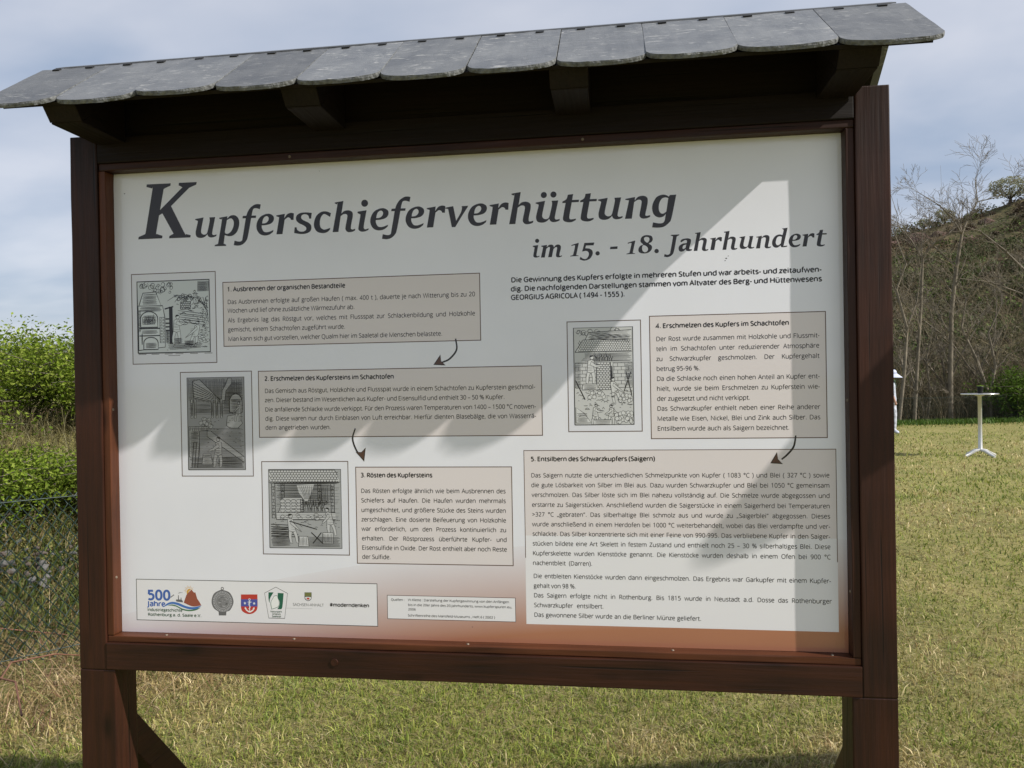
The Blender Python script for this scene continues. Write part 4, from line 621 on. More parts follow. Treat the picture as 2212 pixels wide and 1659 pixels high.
class Typesetter:
    """writes words in the stroke alphabet; pen = stroke thickness in em"""
    def __init__(s, pen, wide=1.0):
        s.cap = 0.714; s.g = {}; s.w = {}
        for c, (adv, d) in SANS.items():
            V, F = [], []
            for st in d.split(';'):
                t = st.split(); P = [tuple(float(q) for q in p.split(',')) for p in t[1:]]
                if t[0] == 's' and len(P) > 2:
                    cl = P[0] == P[-1]; Q = []; n = len(P)
                    for i in range(n-1):
                        a = P[i-1] if i else (P[-2] if cl else (2*P[0][0]-P[1][0], 2*P[0][1]-P[1][1])); b, e = P[i], P[i+1]; f = P[i+2] if i < n-2 else (P[1] if cl else (2*P[-1][0]-P[-2][0], 2*P[-1][1]-P[-2][1]))
                        for k in (0, 0.5): Q.append(tuple(0.5*(2*b[j]+(e[j]-a[j])*k+(2*a[j]-5*b[j]+4*e[j]-f[j])*k*k+(3*b[j]-a[j]-3*e[j]+f[j])*k**3) for j in (0, 1)))
                    Q.append(P[-1]); segs = [Q]
                else: segs = [P]
                for Q in segs:
                    b0 = len(V); n = len(Q); cl = Q[0] == Q[-1]
                    for i, (x, y) in enumerate(Q):
                        a = Q[i-1] if i else (Q[-2] if cl else Q[0]); e = Q[i+1] if i < n-1 else (Q[1] if cl else Q[-1])
                        d0 = Vector((x-a[0], y-a[1])); d1 = Vector((e[0]-x, e[1]-y)); 
                        if d0.length < 1e-6: d0 = d1
                        if d1.length < 1e-6: d1 = d0
                        d0.normalize(); d1.normalize(); t_ = (d0+d1); t_ = t_.normalized() if t_.length > .3 else d0; m = min(2.2, 1/max(.35, t_.dot(d0))); h = pen/2*m
                        V += [(x-t_.y*h, y+t_.x*h), (x+t_.y*h, y-t_.x*h)]
                    F += [(b0+2*i, b0+2*i+1, b0+2*i+3, b0+2*i+2) for i in range(n-1)]
            s.g[c] = (np.array(V)*[wide, 1], F); s.w[c] = (adv+(pen-.09)*.35)*wide
    def width(s, word): return sum(s.w[c] for c in word)
    def line(s, words, u0, v, gap, size, xs, V, F):
        u = u0
        for w in words:
            for c in w:
                gv, gf = s.g[c]; b = len(V); V.extend((u+x*size*xs, v+y*size) for x, y in gv); F.extend([tuple(i+b for i in f) for f in gf]); u += s.w[c]*size*xs
            u += gap
regular, bold = Typesetter(0.104), Typesetter(0.168, 1.03)
CAPH = {'1': 11.6, '2': 11.4, '3': 11.2, '4': 11.2, '5': 11.0, 'I': 12.2, 'Q': 6.0}
LOGO = {'La': (26.0, 1, 'blue'), 'Lb': (13.6, 1, 'blue'), 'Lc': (7.6, 1, 'green'), 'Ld': (7.4, 0, 'grey'), 'Le': (9.2, 1, 'ink'), 'Lf': (4.4, 1, 'green')}
inks = {'blue': mat_print('print_blue', (0.055, 0.13, 0.42)), 'green': mat_print('print_grey_green', (0.10, 0.15, 0.12)), 'grey': mat_print('print_grey', (0.22, 0.22, 0.22)), 'ink': ink}
groups = {}
for l in LINES: groups.setdefault(l[0], []).append(l)
def text_mesh(name, V, F, mat, lay=3):
    me = bpy.data.meshes.new(name); me.from_pydata([(lambda w: (w[0], w[1]-(i % 61)*2e-7, w[2]))(W(x, y, lay)) for i, (x, y) in enumerate(V)], [], F); me.update(); return link(name, me, mat, panel)
for k, ls_ in groups.items():
    if k[0] == 'L': cap, isb, colr = LOGO[k]; ts = bold if isb else regular; mat = inks[colr]
    else: cap = CAPH[k[0]]; isb = k[1] == 'H'; ts = bold if isb else regular; mat = ink if isb else ink_b
    size = cap/ts.cap; words = [l[1].split() for l in ls_]; sp = 0.235
    fit = [(l[4]-l[2])/size/(sum(ts.width(w) for w in ws)+sp*(len(ws)-1)) for l, ws in zip(ls_, words)]
    xs = min(fit); V, F = [], []
    for l, ws, ft in zip(ls_, words, fit):
        x_ = xs if (len(ls_) > 3 and k[0] != 'Q') else ft
        nat = sum(ts.width(w) for w in ws)*size*x_; gap = (l[4]-l[2]-nat)/(len(ws)-1) if len(ws) > 1 else 0
        if gap > 0 and gap < sp*size*x_*1.02: gap = gap
        ts.line(ws, l[2], l[3], gap, size, x_, V, F)
    text_mesh({'H': 'heading_lettering', 'B': 'body_lettering'}.get(k[1], 'logo_lettering'), V, F, mat)
def rect(u0, v1, u1, v0): return [(u0, v0), (u1, v0), (u1, v1), (u0, v1)]
def framed(name, u0, v1, u1, v0, fill, line, w=2.3):
    fill_curve(name, [rect(u0, v1, u1, v0)], fill, 0)
    fill_curve(name+'_border', [rect(u0, v1, u1, v0), rect(u0+w, v1-w, u1-w, v0+w)], line, 1)
for b_ in ((328, 998, 1067, 815), (429, 745, 1230, 557), (708, 475, 1145, 207), (1514, 869, 1957, 546)): framed('text_box', *b_, boxfill, frame_ink)
framed('text_box', 1177, 518.5, 1977, 52, boxlight, boxfill, 0.5)
fill_curve('text_box', [rect(1178, 517.5, 1976, 290)], boxfill, 0.5)
fill_curve('text_box_border', [[(1177, 230), (1177, 518.5), (1977, 518.5), (1977, 230), (1975.2, 230), (1975.2, 516.6), (1178.8, 516.6), (1178.8, 230)]], frame_ink, 1.5)
for b_ in ((49, 1030, 308, 770), (194, 746, 411, 448), (434, 491, 688, 229), (1298, 860, 1493, 566)): framed('picture_frame', *b_, paper, frame_ink)
framed('logo_box', 46, 153, 765, 34, boxlight, line_dark, 1.8); framed('source_box', 792, 122, 1149, 56, boxlight, frame_ink, 1.5)
# curved arrows
for q in ARROWS:
    st, c1, c2, c3, tip, w1, w2 = q; cl = [st, c1, c2, c3]; P = []
    for i in range(3):
        a, b_, c, d = (cl[i-1] if i else (2*cl[0][0]-cl[1][0], 2*cl[0][1]-cl[1][1])), cl[i], cl[i+1], (cl[i+2] if i < 2 else (2*cl[3][0]-cl[2][0], 2*cl[3][1]-cl[2][1]))
        for k in range(8):
            t = k/8; P.append(tuple(0.5*(2*b_[e]+(-a[e]+c[e])*t+(2*a[e]-5*b_[e]+4*c[e]-d[e])*t*t+(-a[e]+3*b_[e]-3*c[e]+d[e])*t**3) for e in (0, 1)))
    P.append(cl[3]); L_, R__ = [], []
    for i, p in enumerate(P):
        a, b_ = P[max(0, i-1)], P[min(len(P)-1, i+1)]; dx, dy = b_[0]-a[0], b_[1]-a[1]; n = math.hypot(dx, dy); w = 1.9+0.5*math.sin(i/len(P)*3.1)
        L_.append((p[0]-dy/n*w, p[1]+dx/n*w)); R__.append((p[0]+dy/n*w, p[1]-dx/n*w))
    fill_curve('arrow_shaft', [L_+R__[::-1]], ink, 4); mid = ((w1[0]+w2[0])/2*0.8+tip[0]*0.2, (w1[1]+w2[1])/2*0.8+tip[1]*0.2)
    fill_curve('arrow_head', [[tip, w1, mid, w2]], ink, 4.5); c = ((tip[0]+w1[0]+w2[0])/3, (tip[1]+w1[1]+w2[1])/3)
    fill_curve('arrow_head', [[(c[0]+(p[0]-c[0])*0.78, c[1]+(p[1]-c[1])*0.78) for p in (tip, w1, mid, w2)]], mat_print('print_dark_brown', (0.09, 0.045, 0.035)), 5)

# ---- line-drawn pictures (plain workshop scenes of our own, at the size and tone of the printed ones)
class Art:
    def __init__(s, u0, v0, w, h, seed):
        s.u0, s.v0, s.w, s.h = u0, v0, w, h; s.fat = 1.8; s.d = ([], []); s.l = ([], []); s.k = 0; s.r = random.Random(seed)
    def P(s, x, y, z): return (s.u0+x*s.w)/1000-1, -z, ZB+(s.v0+y*s.h)/1000
    def poly(s, pts, dark=False, tone=None):
        s.k += 1; z = 0.00013+s.k*2.0e-7; V, F = s.d if dark else s.l; b = len(V)
        V.extend(s.P(x, y, z) for x, y in pts); F.append(tuple(range(b, b+len(pts))))
    def line(s, pts, w=0.9, taper=False):
        w *= s.fat; s.k += 1; z = 0.00013+s.k*2.0e-7; V, F = s.d; b = len(V); n = len(pts)
        for i, (x, y) in enumerate(pts):
            a, c = pts[max(0, i-1)], pts[min(n-1, i+1)]; dx, dy = (c[0]-a[0])*s.w, (c[1]-a[1])*s.h; m = math.hypot(dx, dy) or 1
            ww = w*(0.35+0.65*math.sin(math.pi*(i+0.5)/n) if taper else 1)/2
            V.append(s.P(x-dy/m*ww/s.w, y+dx/m*ww/s.h, z)); V.append(s.P(x+dy/m*ww/s.w, y-dx/m*ww/s.h, z))
        for i in range(n-1): F.append((b+2*i, b+2*i+1, b+2*i+3, b+2*i+2))
    def shape(s, pts, w=0.9):
        s.poly(pts); s.line(list(pts)+[pts[0]], w)
    def hatch(s, x0, y0, x1, y1, step, w=0.5, ang=0.0, jit=0.3, clip=None):
        y = y0+step*0.3
        while y < y1:
            a = s.r.uniform(0, jit)*(x1-x0)*0.3; b = s.r.uniform(0, jit)*(x1-x0)*0.3
            xa, xb = x0+a, x1-b; pts = [(xa+(xb-xa)*t, y+ang*(xb-xa)*t*0.5+s.r.uniform(-1, 1)*step*0.12) for t in (0, 0.33, 0.66, 1)]
            if clip: pts = [p for p in pts if clip(*p)]
            if len(pts) > 1: s.line(pts, w, True)
            y += step*s.r.uniform(0.8, 1.2)
    def vhatch(s, x0, y0, x1, y1, step, w=0.5):
        x = x0+step*0.4
        while x < x1: s.line([(x+s.r.uniform(-.2, .2)*step, y0+s.r.uniform(0, .1)*(y1-y0)), (x, (y0+y1)/2), (x+s.r.uniform(-.2, .2)*step, y1-s.r.uniform(0, .15)*(y1-y0))], w, True); x += step*s.r.uniform(.8, 1.25)
    def curl(s, x, y, r, turns=1.1, a0=0, w=0.8, sgn=1):
        s.line([(x+r*(1-0.6*t)*math.cos(a0+sgn*t*turns*6.28), y+r*(1-0.6*t)*math.sin(a0+sgn*t*turns*6.28)*s.w/s.h) for t in [i/14 for i in range(15)]], w, True)
    def flame(s, x, y, h, w=0.7):
        k = s.r.uniform(-1, 1)*0.02; s.line([(x+k*math.sin(t*6), y+h*t) for t in [i/7 for i in range(8)]], w, True)
    def stone(s, x, y, r):
        s.shape([(x+r*math.cos(a)*s.r.uniform(.8, 1.2), y+r*0.65*math.sin(a)*s.r.uniform(.8, 1.2)) for a in [i*0.9 for i in range(7)]], 0.6)
    def bricks(s, x0, y0, x1, y1, bw, bh, w=0.5):
        y = y0; r = 0
        while y < y1-1e-6:
            s.line([(x0, y), (x1, y)], w); x = x0+(bw*0.5 if r % 2 else 0)
            while x < x1: s.line([(x, y), (x, min(y1, y+bh))], w); x += bw
            y += bh; r += 1
        s.line([(x0, y0), (x0, y1), (x1, y1), (x1, y0), (x0, y0)], w*1.5)
    def tiles(s, x0, y0, x1, y1, nx, ny, w=0.6):
        for j in range(ny):
            ya, yb = y0+(y1-y0)*j/ny, y0+(y1-y0)*(j+1)/ny; o = 0.5*(j % 2)
            for i in range(nx):
                xa = x0+(x1-x0)*(i+o)/nx; xb = min(x1, xa+(x1-x0)/nx); 
                if xa >= x1: continue
                s.line([(xa, yb), (xa+0.001, ya+(yb-ya)*.25), ((xa+xb)/2, ya), (xb-0.001, ya+(yb-ya)*.25)], w)
    def man(s, x, y, h, lean=0.0, f=1, arm=(0.3, -0.1)):
        """small worker in tunic and hose"""
        q = s.h/s.w; X = lambda dx, dy: (x+f*(dx*h*q+lean*dy*h*q), y+dy*h)
        for dx in (-0.10, 0.12): s.shape([X(-0.06+dx*.5, .47), X(dx-0.05, .22), X(dx-0.04, 0.02), X(dx+0.07, 0), X(dx+0.04, .05), X(dx+.05, .24), X(.07+dx*.5, .47)], 0.6)
        s.shape([X(-.12, .42), X(-.11, .62), X(-.10, .80), X(.02, .84), X(.11, .78), X(.09, .60), X(.14, .42), X(0, .38)], 0.7)
        s.hatch(min(X(-.1, 0)[0], X(.1, 0)[0]), X(0, .45)[1], max(X(-.1, 0)[0], X(.1, 0)[0]), X(0, .7)[1], 0.03*h*2, 0.45)
        s.shape([X(.02, .78), X(arm[0]*.5+.02, .62+arm[1]*.3), X(arm[0], .55+arm[1]), X(arm[0]+.03, .50+arm[1]), X(arm[0]*.5, .54+arm[1]*.3), X(-.03, .66)], 0.6)
        s.shape([(X(0.03, .91)[0]+0.065*h*q*math.cos(a), X(0, .91)[1]+0.075*h*math.sin(a)) for a in [i*0.7 for i in range(9)]], 0.7)
        s.poly([X(-.06, .91), X(-.04, .985), X(.05, .99), X(.08, .95)], True)
    def ground(s, y0, y1, n, x0=0.03, x1=0.97):
        for _ in range(n):
            x, y = s.r.uniform(x0, x1), s.r.uniform(y0, y1); l = s.r.uniform(.015, .05); s.line([(x, y), (x+l/2, y+.006), (min(x1, x+l), y)], 0.7, True)
    def finish(s, tone, bw=1.3, dark=(0.035, 0.035, 0.04), light=None):
        fill_curve('picture_ground', [rect(s.u0, s.v0+s.h, s.u0+s.w, s.v0)], mat_print('print_picture_tone', tone), 2)
        s.line([(0, 0), (0, 1), (1, 1), (1, 0), (0, 0)], bw)
        for nm, (V, F), col in (('picture_light', s.l, light or tuple(min(.75, c*1.12) for c in tone)), ('picture_lines', s.d, dark)):
            me = bpy.data.meshes.new(nm); me.from_pydata(V, [], F); me.update(); link(nm, me, mat_print('print_'+nm, col), panel)
# 1: bearded smith in front of a hooded furnace, hills and smoke behind
A1 = Art(67, 802, 221, 205, 1); a = A1
for i in range(26): a.curl(a.r.uniform(.05, .5), a.r.uniform(.84, .96), a.r.uniform(.02, .045), 1.1, a.r.uniform(0, 6), 0.9, a.r.choice((-1, 1)))
for i in range(6): a.line([(.42+i*.1, .72-.02*i), (.55+i*.08, .80-.015*i+.03*(i % 2)), (.75+i*.04, .76), (.98, .66-.05*i)], 1.0, True)
for i in range(14): a.line([(.84+i*.012, .84), (.845+i*.011, .98)], 0.9, True)
a.shape([(.02, .66), (.08, .84), (.26, .85), (.33, .66)], 1.4); a.hatch(.07, .68, .28, .83, .012, 0.8)
a.shape([(.01, .04), (.01, .66), (.35, .66), (.38, .5), (.38, .08)], 1.3); a.hatch(.03, .58, .34, .65, .012, 0.9); a.hatch(.01, .3, .05, .6, .012, 0.8)
def arch(a, x0, y0, w, h, wd=1.6):
    p = [(x0+w/2-w/2*math.cos(t), y0+h*0.55+h*0.45*math.sin(t)) for t in [i*math.pi/12 for i in range(13)]]; a.shape([(x0, y0)]+p+[(x0+w, y0)], wd)
arch(a, .04, .36, .24, .22); a.hatch(.07, .40, .26, .52, .014, 1.2); [a.flame(.07+.02*i, .40, a.r.uniform(.08, .15), 1.0) for i in range(9)]
a.poly([(.02, .335), (.31, .335), (.31, .352), (.02, .352)], True); a.poly([(.02, .235), (.31, .235), (.31, .25), (.02, .25)], True); a.hatch(.05, .27, .28, .32, .012, 0.9)
arch(a, .08, .05, .2, .17); a.hatch(.10, .07, .26, .15, .012, 1.0)
a.bricks(.31, .14, .38, .5, .05, .022, 0.6); a.poly([(.44, .12), (.49, .12), (.49, .64), (.44, .64)], True); a.poly([(.38, .60), (.5, .63), (.5, .65), (.38, .62)], True); [a.poly([(.39, y), (.44, y), (.44, y+.02), (.39, y+.02)], True) for y in (.3, .35, .4, .46)]
a.bricks(.60, .60, .74, .70, .03, .025, 0.9); [a.curl(.58+.03*i, .74+.02*(i % 3), .03, 1.2, i, 1.1) for i in range(7)]
a.man(.53, .13, .40, 0.05, 1, (.3, .2)); a.man(.76, .07, .37, -.25, -1, (.35, -.15)); a.man(.82, .66, .20, .1, -1); a.man(.95, .38, .22, .2, -1)
a.hatch(.55, .42, .97, .60, .03, 1.0, -.3); a.hatch(.4, .04, .9, .12, .012, 0.9, .1); [a.stone(a.r.uniform(.85, .97), a.r.uniform(.13, .25), .025) for _ in range(16)]; a.ground(.26, .38, 24, .86, .98); a.ground(.03, .13, 26, .4, .98); a.hatch(.64, .1, .78, .16, .01, 1.0)
for _ in range(46):
    x, y, l = a.r.uniform(.5, .95), a.r.uniform(.36, .82), a.r.uniform(.03, .10); a.line([(x, y), (x+l*.5, y+a.r.uniform(-.02, .03)), (min(.98, x+l), y+a.r.uniform(-.03, .02))], 1.0, True)
a.hatch(.39, .14, .44, .3, .012, 1.0); a.hatch(.5, .12, .62, .2, .012, .9, .1); a.hatch(.84, .84, .97, .97, .016, .8); a.vhatch(.05, .12, .07, .3, .01, 1.0)
a.finish((0.58, 0.62, 0.64), 2.0, (0.010, 0.010, 0.014))
# 2: dim forge with roof timbers, water channel and one man at the front
A2 = Art(215, 467, 172, 262, 2); a = A2
a.vhatch(.02, .72, .98, .99, .02, 0.8); a.shape([(.10, .96), (.22, .98), (.60, .74), (.60, .71), (.12, .78)], 1.0); [a.line([(.1, .8+.03*i), (.6, .72+.008*i)], 0.9) for i in range(6)]; a.hatch(.62, .6, .98, .95, .013, 1.0)
a.shape([(.72, .99), (.68, .92), (.62, .86), (.60, .75), (.66, .75), (.68, .85), (.78, .93), (.78, .99)], 0.9); arch(a, .74, .62, .22, .2); a.hatch(.76, .64, .95, .76, .014, 1.1)
for x in (.06, .12, .42, .50, .58): a.shape([(x, .56), (x, .76), (x+.035, .76), (x+.035, .56)], 0.8); a.vhatch(x, .57, x+.03, .75, .012, 0.7)
a.hatch(.14, .62, .42, .72, .014, 0.9); [a.stone(a.r.uniform(.22, .42), a.r.uniform(.46, .55), .035) for _ in range(18)]; a.shape([(.68, .48), (.70, .58), (.90, .60), (.96, .50), (.88, .45), (.74, .45)], 0.9); a.man(.88, .52, .22, -.1, -1); a.ground(.24, .58, 40, .3, .97)
a.shape([(.02, .14), (.02, .47), (.36, .47), (.36, .43), (.2, .42), (.2, .14)], 1.1); a.hatch(.03, .15, .19, .42, .012, 1.0); a.vhatch(.03, .42, .35, .47, .02, 0.9); a.shape([(.34, .42), (.40, .42), (.98, .14), (.98, .08), (.34, .36)], 1.0); a.hatch(.5, .02, .97, .14, .012, 1.0); a.hatch(.02, .02, .5, .13, .012, 1.1)
a.man(.52, .03, .33, -.05, -1, (.35, 0)); a.shape([(.24, .06), (.26, .17), (.40, .17), (.42, .06)], 0.9); a.hatch(.25, .07, .41, .16, .012, 0.8); [a.line([(.06+.05*i, .02), (.10+.05*i, .30)], 1.2) for i in range(3)]
a.hatch(.02, .02, .98, .45, .012, 0.55); a.hatch(.02, .6, .98, .99, .014, 0.45)
a.finish((0.27, 0.275, 0.29), 1.2, (0.014, 0.014, 0.017), (0.36, 0.365, 0.375))
# 3: open shed with tiled roof, fire, stone pile and two men at blocks
A3 = Art(455, 248, 211, 220, 3); a = A3
a.shape([(.0, .83), (.0, .99), (.92, .99), (.99, .84)], 1.1); a.tiles(.01, .84, .96, .985, 24, 5, 0.9); a.hatch(.0, .815, .99, .835, .008, 1.0)
a.hatch(.1, .55, .9, .81, .011, 0.8); a.vhatch(.7, .55, .83, .8, .02, 0.7)
for x in (.04, .17, .68, .86): a.bricks(x, .38 if x in (.04, .86) else .6, x+.045, .82, .045, .04, 0.7)
a.shape([(.13, .45), (.20, .64), (.46, .64), (.46, .45)], 1.0); [a.stone(.19+.075*(i % 4), .475+.04*(i//4), .036) for i in range(16)]; a.bricks(.44, .46, .48, .62, .04, .03, 0.7)
for i in range(20): a.flame(.5+.014*i, .46, a.r.uniform(.08, .2), 0.9)
a.poly([(.39, .80), (.42, .70), (.50, .60), (.54, .60), (.60, .72), (.63, .81)]); [a.line([(.42+.03*i, .79), (.47+.02*i, .70), (.50+.012*i, .62)], 0.8, True) for i in range(7)]; [a.curl(.7+.03*i, .56+.02*(i % 2), .025, 1, i, 0.9) for i in range(4)]
a.shape([(.10, .36), (.10, .45), (.92, .45), (.92, .36)], 1.0); [a.stone(a.r.uniform(.12, .9), a.r.uniform(.37, .43), .03) for _ in range(18)]; a.ground(.26, .36, 40); [a.line([(.02, .30-.03*i), (.28+.03*i, .29-.03*i)], 1.2) for i in range(6)]; a.hatch(.02, .02, .3, .26, .012, 0.9, .1)
a.man(.34, .06, .38, -.15, 1, (.30, -.12)); a.shape([(.40, .02), (.41, .15), (.53, .15), (.55, .02)], 1.0); a.vhatch(.41, .03, .53, .14, .018, 0.7); a.man(.88, .16, .36, .2, -1, (.30, -.1)); a.shape([(.73, .06), (.74, .2), (.88, .2), (.88, .06)], 1.0); a.vhatch(.74, .07, .87, .19, .018, 0.7)
a.line([(.28, .34), (.66, .24)], 1.5); a.line([(.58, .20), (.74, .06)], 1.6); a.line([(.6, .06), (.72, .2)], 1.6); a.hatch(.52, .02, .98, .14, .012, 0.8); a.hatch(.02, .36, .98, .8, .02, 0.45)
a.finish((0.36, 0.37, 0.38), 1.0, (0.016, 0.016, 0.02), (0.52, 0.53, 0.54))
# 4: tall picture, scaled roof, brick stack with flames, digging man and two seated men
A4 = Art(1316, 585, 155, 257, 4); a = A4
[a.curl(a.r.uniform(.04, .8), a.r.uniform(.93, .98), a.r.uniform(.03, .06), 1, a.r.uniform(0, 6), 0.8) for _ in range(14)]
a.shape([(.18, .86), (.26, .95), (.98, .97), (.98, .87)], 1.0); a.hatch(.24, .88, .97, .95, .011, 0.6, .05); a.shape([(.02, .75), (.16, .875), (.98, .875), (.98, .75)], 1.0); a.tiles(.08, .755, .97, .87, 22, 6, 0.7); a.hatch(.12, .65, .98, .745, .010, 0.8)
a.bricks(.02, .38, .4, .64, .12, .036, 0.55); a.bricks(.62, .38, .98, .64, .12, .036, 0.55); a.poly([(.38, .36), (.38, .64), (.66, .64), (.66, .36)]); a.bricks(.38, .36, .62, .64, .05, .02, 0.8); a.vhatch(.62, .38, .66, .63, .012, 0.9)
for i in range(18): a.flame(.34+.018*i, .65, a.r.uniform(.05, .11), 0.8)
a.shape([(.13, .36), (.15, .42), (.38, .42), (.40, .36)], 0.9); a.hatch(.15, .365, .38, .41, .01, 0.7); a.man(.27, .42, .30, .05, 1, (.3, .1)); a.man(.72, .22, .27, -.18, 1, (.35, -.15)); a.line([(.88, .54), (.97, .30)], 1.3); a.line([(.96, .54), (.84, .34)], 1.3)
a.line([(.02, .46), (.18, .26)], 1.6); a.ground(.14, .36, 50); [a.stone(a.r.uniform(.22, .5), a.r.uniform(.28, .33), .035) for _ in range(10)]; [a.stone(a.r.uniform(.68, .97), a.r.uniform(.02, .12), .035) for _ in range(30)]; [a.stone(a.r.uniform(.76, .97), a.r.uniform(.24, .30), .03) for _ in range(12)]
a.man(.34, .0, .22, .05, 1, (.3, .1)); a.man(.62, .0, .21, -.02, -1, (.3, 0)); a.shape([(.32, .0), (.32, .05), (.62, .05), (.62, 0)], 1.0); a.hatch(.33, .005, .61, .045, .01, 0.7); a.shape([(.02, .02), (.02, .18), (.16, .12), (.28, .02)], 0.9); a.hatch(.03, .03, .22, .12, .012, 0.8)
for _ in range(40):
    x, y, l = a.r.uniform(.05, .9), a.r.uniform(.02, .36), a.r.uniform(.02, .07); a.line([(x, y), (x+l*.5, y+a.r.uniform(-.01, .02)), (min(.98, x+l), y)], 0.8, True)
a.hatch(.02, .38, .12, .62, .012, .7); a.hatch(.86, .4, .98, .62, .013, .7); a.hatch(.24, .88, .97, .95, .009, 0.6, -.1)
a.finish((0.56, 0.57, 0.57), 1.3, (0.02, 0.02, 0.023))
# little caption row under picture 1
for i, u in enumerate((68, 108, 149, 182, 226, 270)):
    fill_curve('caption_mark', [rect(u, 799, u+24, 797.6)], ink_b, 3)
fill_curve('caption_mark', [rect(160, 794, 196, 792.8)], ink_b, 3)

# ---- the row of emblems
EN = {'swoosh_blue': 'blue_wave', 'swoosh_green': 'green_wave', 'shield_red': 'red_shield', 'shield_blue': 'blue_band', 'pgreen1': 'green_patch', 'pgreen2': 'green_patch', 'sa_shield': 'state_shield', 'sa_green': 'state_shield_field'}
SH = lambda k, m, lay: fill_curve(EN.get(k, k), [dense(SHAPES[k])], m, lay)
red = mat_print('print_red', (0.50, 0.045, 0.035)); blue2 = mat_print('print_royal_blue', (0.07, 0.09, 0.36)); grn = mat_print('print_green', (0.015, 0.12, 0.075)); brick = mat_print('print_brick', (0.30, 0.085, 0.055)); blu = mat_print('print_wave_blue', (0.06, 0.17, 0.48)); wgrn = mat_print('print_wave_green', (0.05, 0.17, 0.08)); yel = mat_print('print_yellow', (0.66, 0.36, 0.06)); gry = mat_print('print_mid_grey', (0.13, 0.13, 0.14)); lgr = mat_print('print_light_grey', (0.42, 0.42, 0.44)); white = halo_m
SH('mountain', brick, 2); fill_curve('crest_detail', [dense([(x, y-1.6, s) for x, y, s in SHAPES['swoosh_blue']])], white, 2.5); SH('swoosh_green', wgrn, 3); SH('swoosh_blue', blu, 3.5); SH('sun', yel, 1.5); SH('factory', gry, 2); SH('smoke', lgr, 2)
cx, cy = 209.5, 121.5
for i in range(11):
    t = R_(20+i*17.5); c_, s_ = math.cos(t), math.sin(t); r0, r1 = 8.5, 13.5+3*(i % 2)
    fill_curve('sun_ray', [[(cx+r0*c_-0.7*s_, cy+r0*s_+0.7*c_), (cx+r0*c_+0.7*s_, cy+r0*s_-0.7*c_), (cx+r1*c_+.2*s_, cy+r1*s_-.2*c_), (cx+r1*c_-.2*s_, cy+r1*s_+.2*c_)]], yel, 2)
for i in range(4): fill_curve('leaf_mark', [circle(150.5+i*3.6, 101+i*2.4, 1.9, 8), ], gry, 2)
SH('medal', gry, 1.5); fill_curve('medal_relief', [circle(310.2, 93.4, 29)], lgr, 2); fill_curve('medal_relief', [circle(310.2, 93.4, 23.5), circle(310.2, 93.4, 21.5)], gry, 2.5); fill_curve('medal_relief', [circle(310.2, 93.4, 20)], mat_print('print_medal_grey', (0.22, 0.22, 0.23)), 2.5); fill_curve('medal_relief', [circle(310.3, 130, 4.6), circle(310.3, 130, 2.4)], gry, 2)
for i in range(34):
    t = i*2*math.pi/34; fill_curve('medal_relief', [[(310.2+r*math.cos(t+d), 93.4+r*math.sin(t+d)) for r, d in ((24.6, -.05), (28, -.05), (28, .04), (24.6, .04))]], gry, 3)
rr = random.Random(5)
for i in range(22):
    y = 93.4+rr.uniform(-14, 14); x = 310.2+rr.uniform(-1, 1)*max(2, math.sqrt(max(0, 17**2-(y-93.4)**2))-3); fill_curve('medal_relief', [dense([(x-4, y, 1), (x, y+1.4, 1), (x+4, y+.6, 1), (x, y-.9, 1)])], lgr if i % 2 else gry, 3)
SH('shield_red', red, 2); SH('shield_blue', blue2, 2.5)
# anchor and two stars
ax, ay = 391.3, 99.5
fill_curve('anchor', [circle(ax, ay+1, 3.2), circle(ax, ay+1, 1.9)], white, 3); fill_curve('anchor', [rect(ax-1.1, ay-2, ax+1.1, 67)], white, 3); fill_curve('anchor', [rect(ax-5.5, ay-5, ax+5.5, ay-7)], white, 3.2)
fill_curve('anchor', [dense([(ax-14, 77, 0), (ax-11, 70, 1), (ax, 64, 1), (ax+11, 70, 1), (ax+14, 77, 0), (ax+8.5, 72.5, 1), (ax, 67.5, 1), (ax-8.5, 72.5, 1)])], white, 3.4)
for s in (-1, 1): fill_curve('anchor', [[(ax+s*14, 80), (ax+s*14.8, 73.5), (ax+s*8.5, 75)]], white, 3.5)
fill_curve('anchor', [dense([(ax+3, 93, 1), (ax-3.4, 87, 1), (ax+3.2, 80, 1), (ax-2.6, 74, 1), (ax-3.6, 74.6, 1), (ax+1.8, 80, 1), (ax-4.8, 87, 1), (ax+2, 94, 1)])], white, 3.6)
for x in (377.3, 404.9): fill_curve('star', [[(x+(4.6 if i % 2 == 0 else 1.9)*math.sin(i*math.pi/5), 90+(4.6 if i % 2 == 0 else 1.9)*math.cos(i*math.pi/5)) for i in range(10)]], white, 3)
pe = [(x, y) for x, y, s in SHAPES['penta']]; pc = (sum(p[0] for p in pe)/5, sum(p[1] for p in pe)/5)
fill_curve('pentagon_outline', [pe, [(pc[0]+(x-pc[0])*.965, pc[1]+(y-pc[1])*.965) for x, y in pe]], gry, 2); SH('pgreen1', grn, 2); SH('pgreen2', grn, 2); du = dense(SHAPES['pduck']); fill_curve('bird_outline', [du], grn, 2.5); dc = (sum(p[0] for p in du)/len(du), sum(p[1] for p in du)/len(du)); fill_curve('bird_outline', [[(dc[0]+(x-dc[0])*.9, dc[1]+(y-dc[1])*.93) for x, y in du]], white, 3)
SH('sa_shield', gry, 2); SH('sa_green', mat_print('print_olive', (0.20, 0.22, 0.02)), 2.5)
sx = [x for x, y, s in SHAPES['sa_green']]; sy = [y for x, y, s in SHAPES['sa_green']]; x0, x1, y1 = min(sx), max(sx), max(sy)
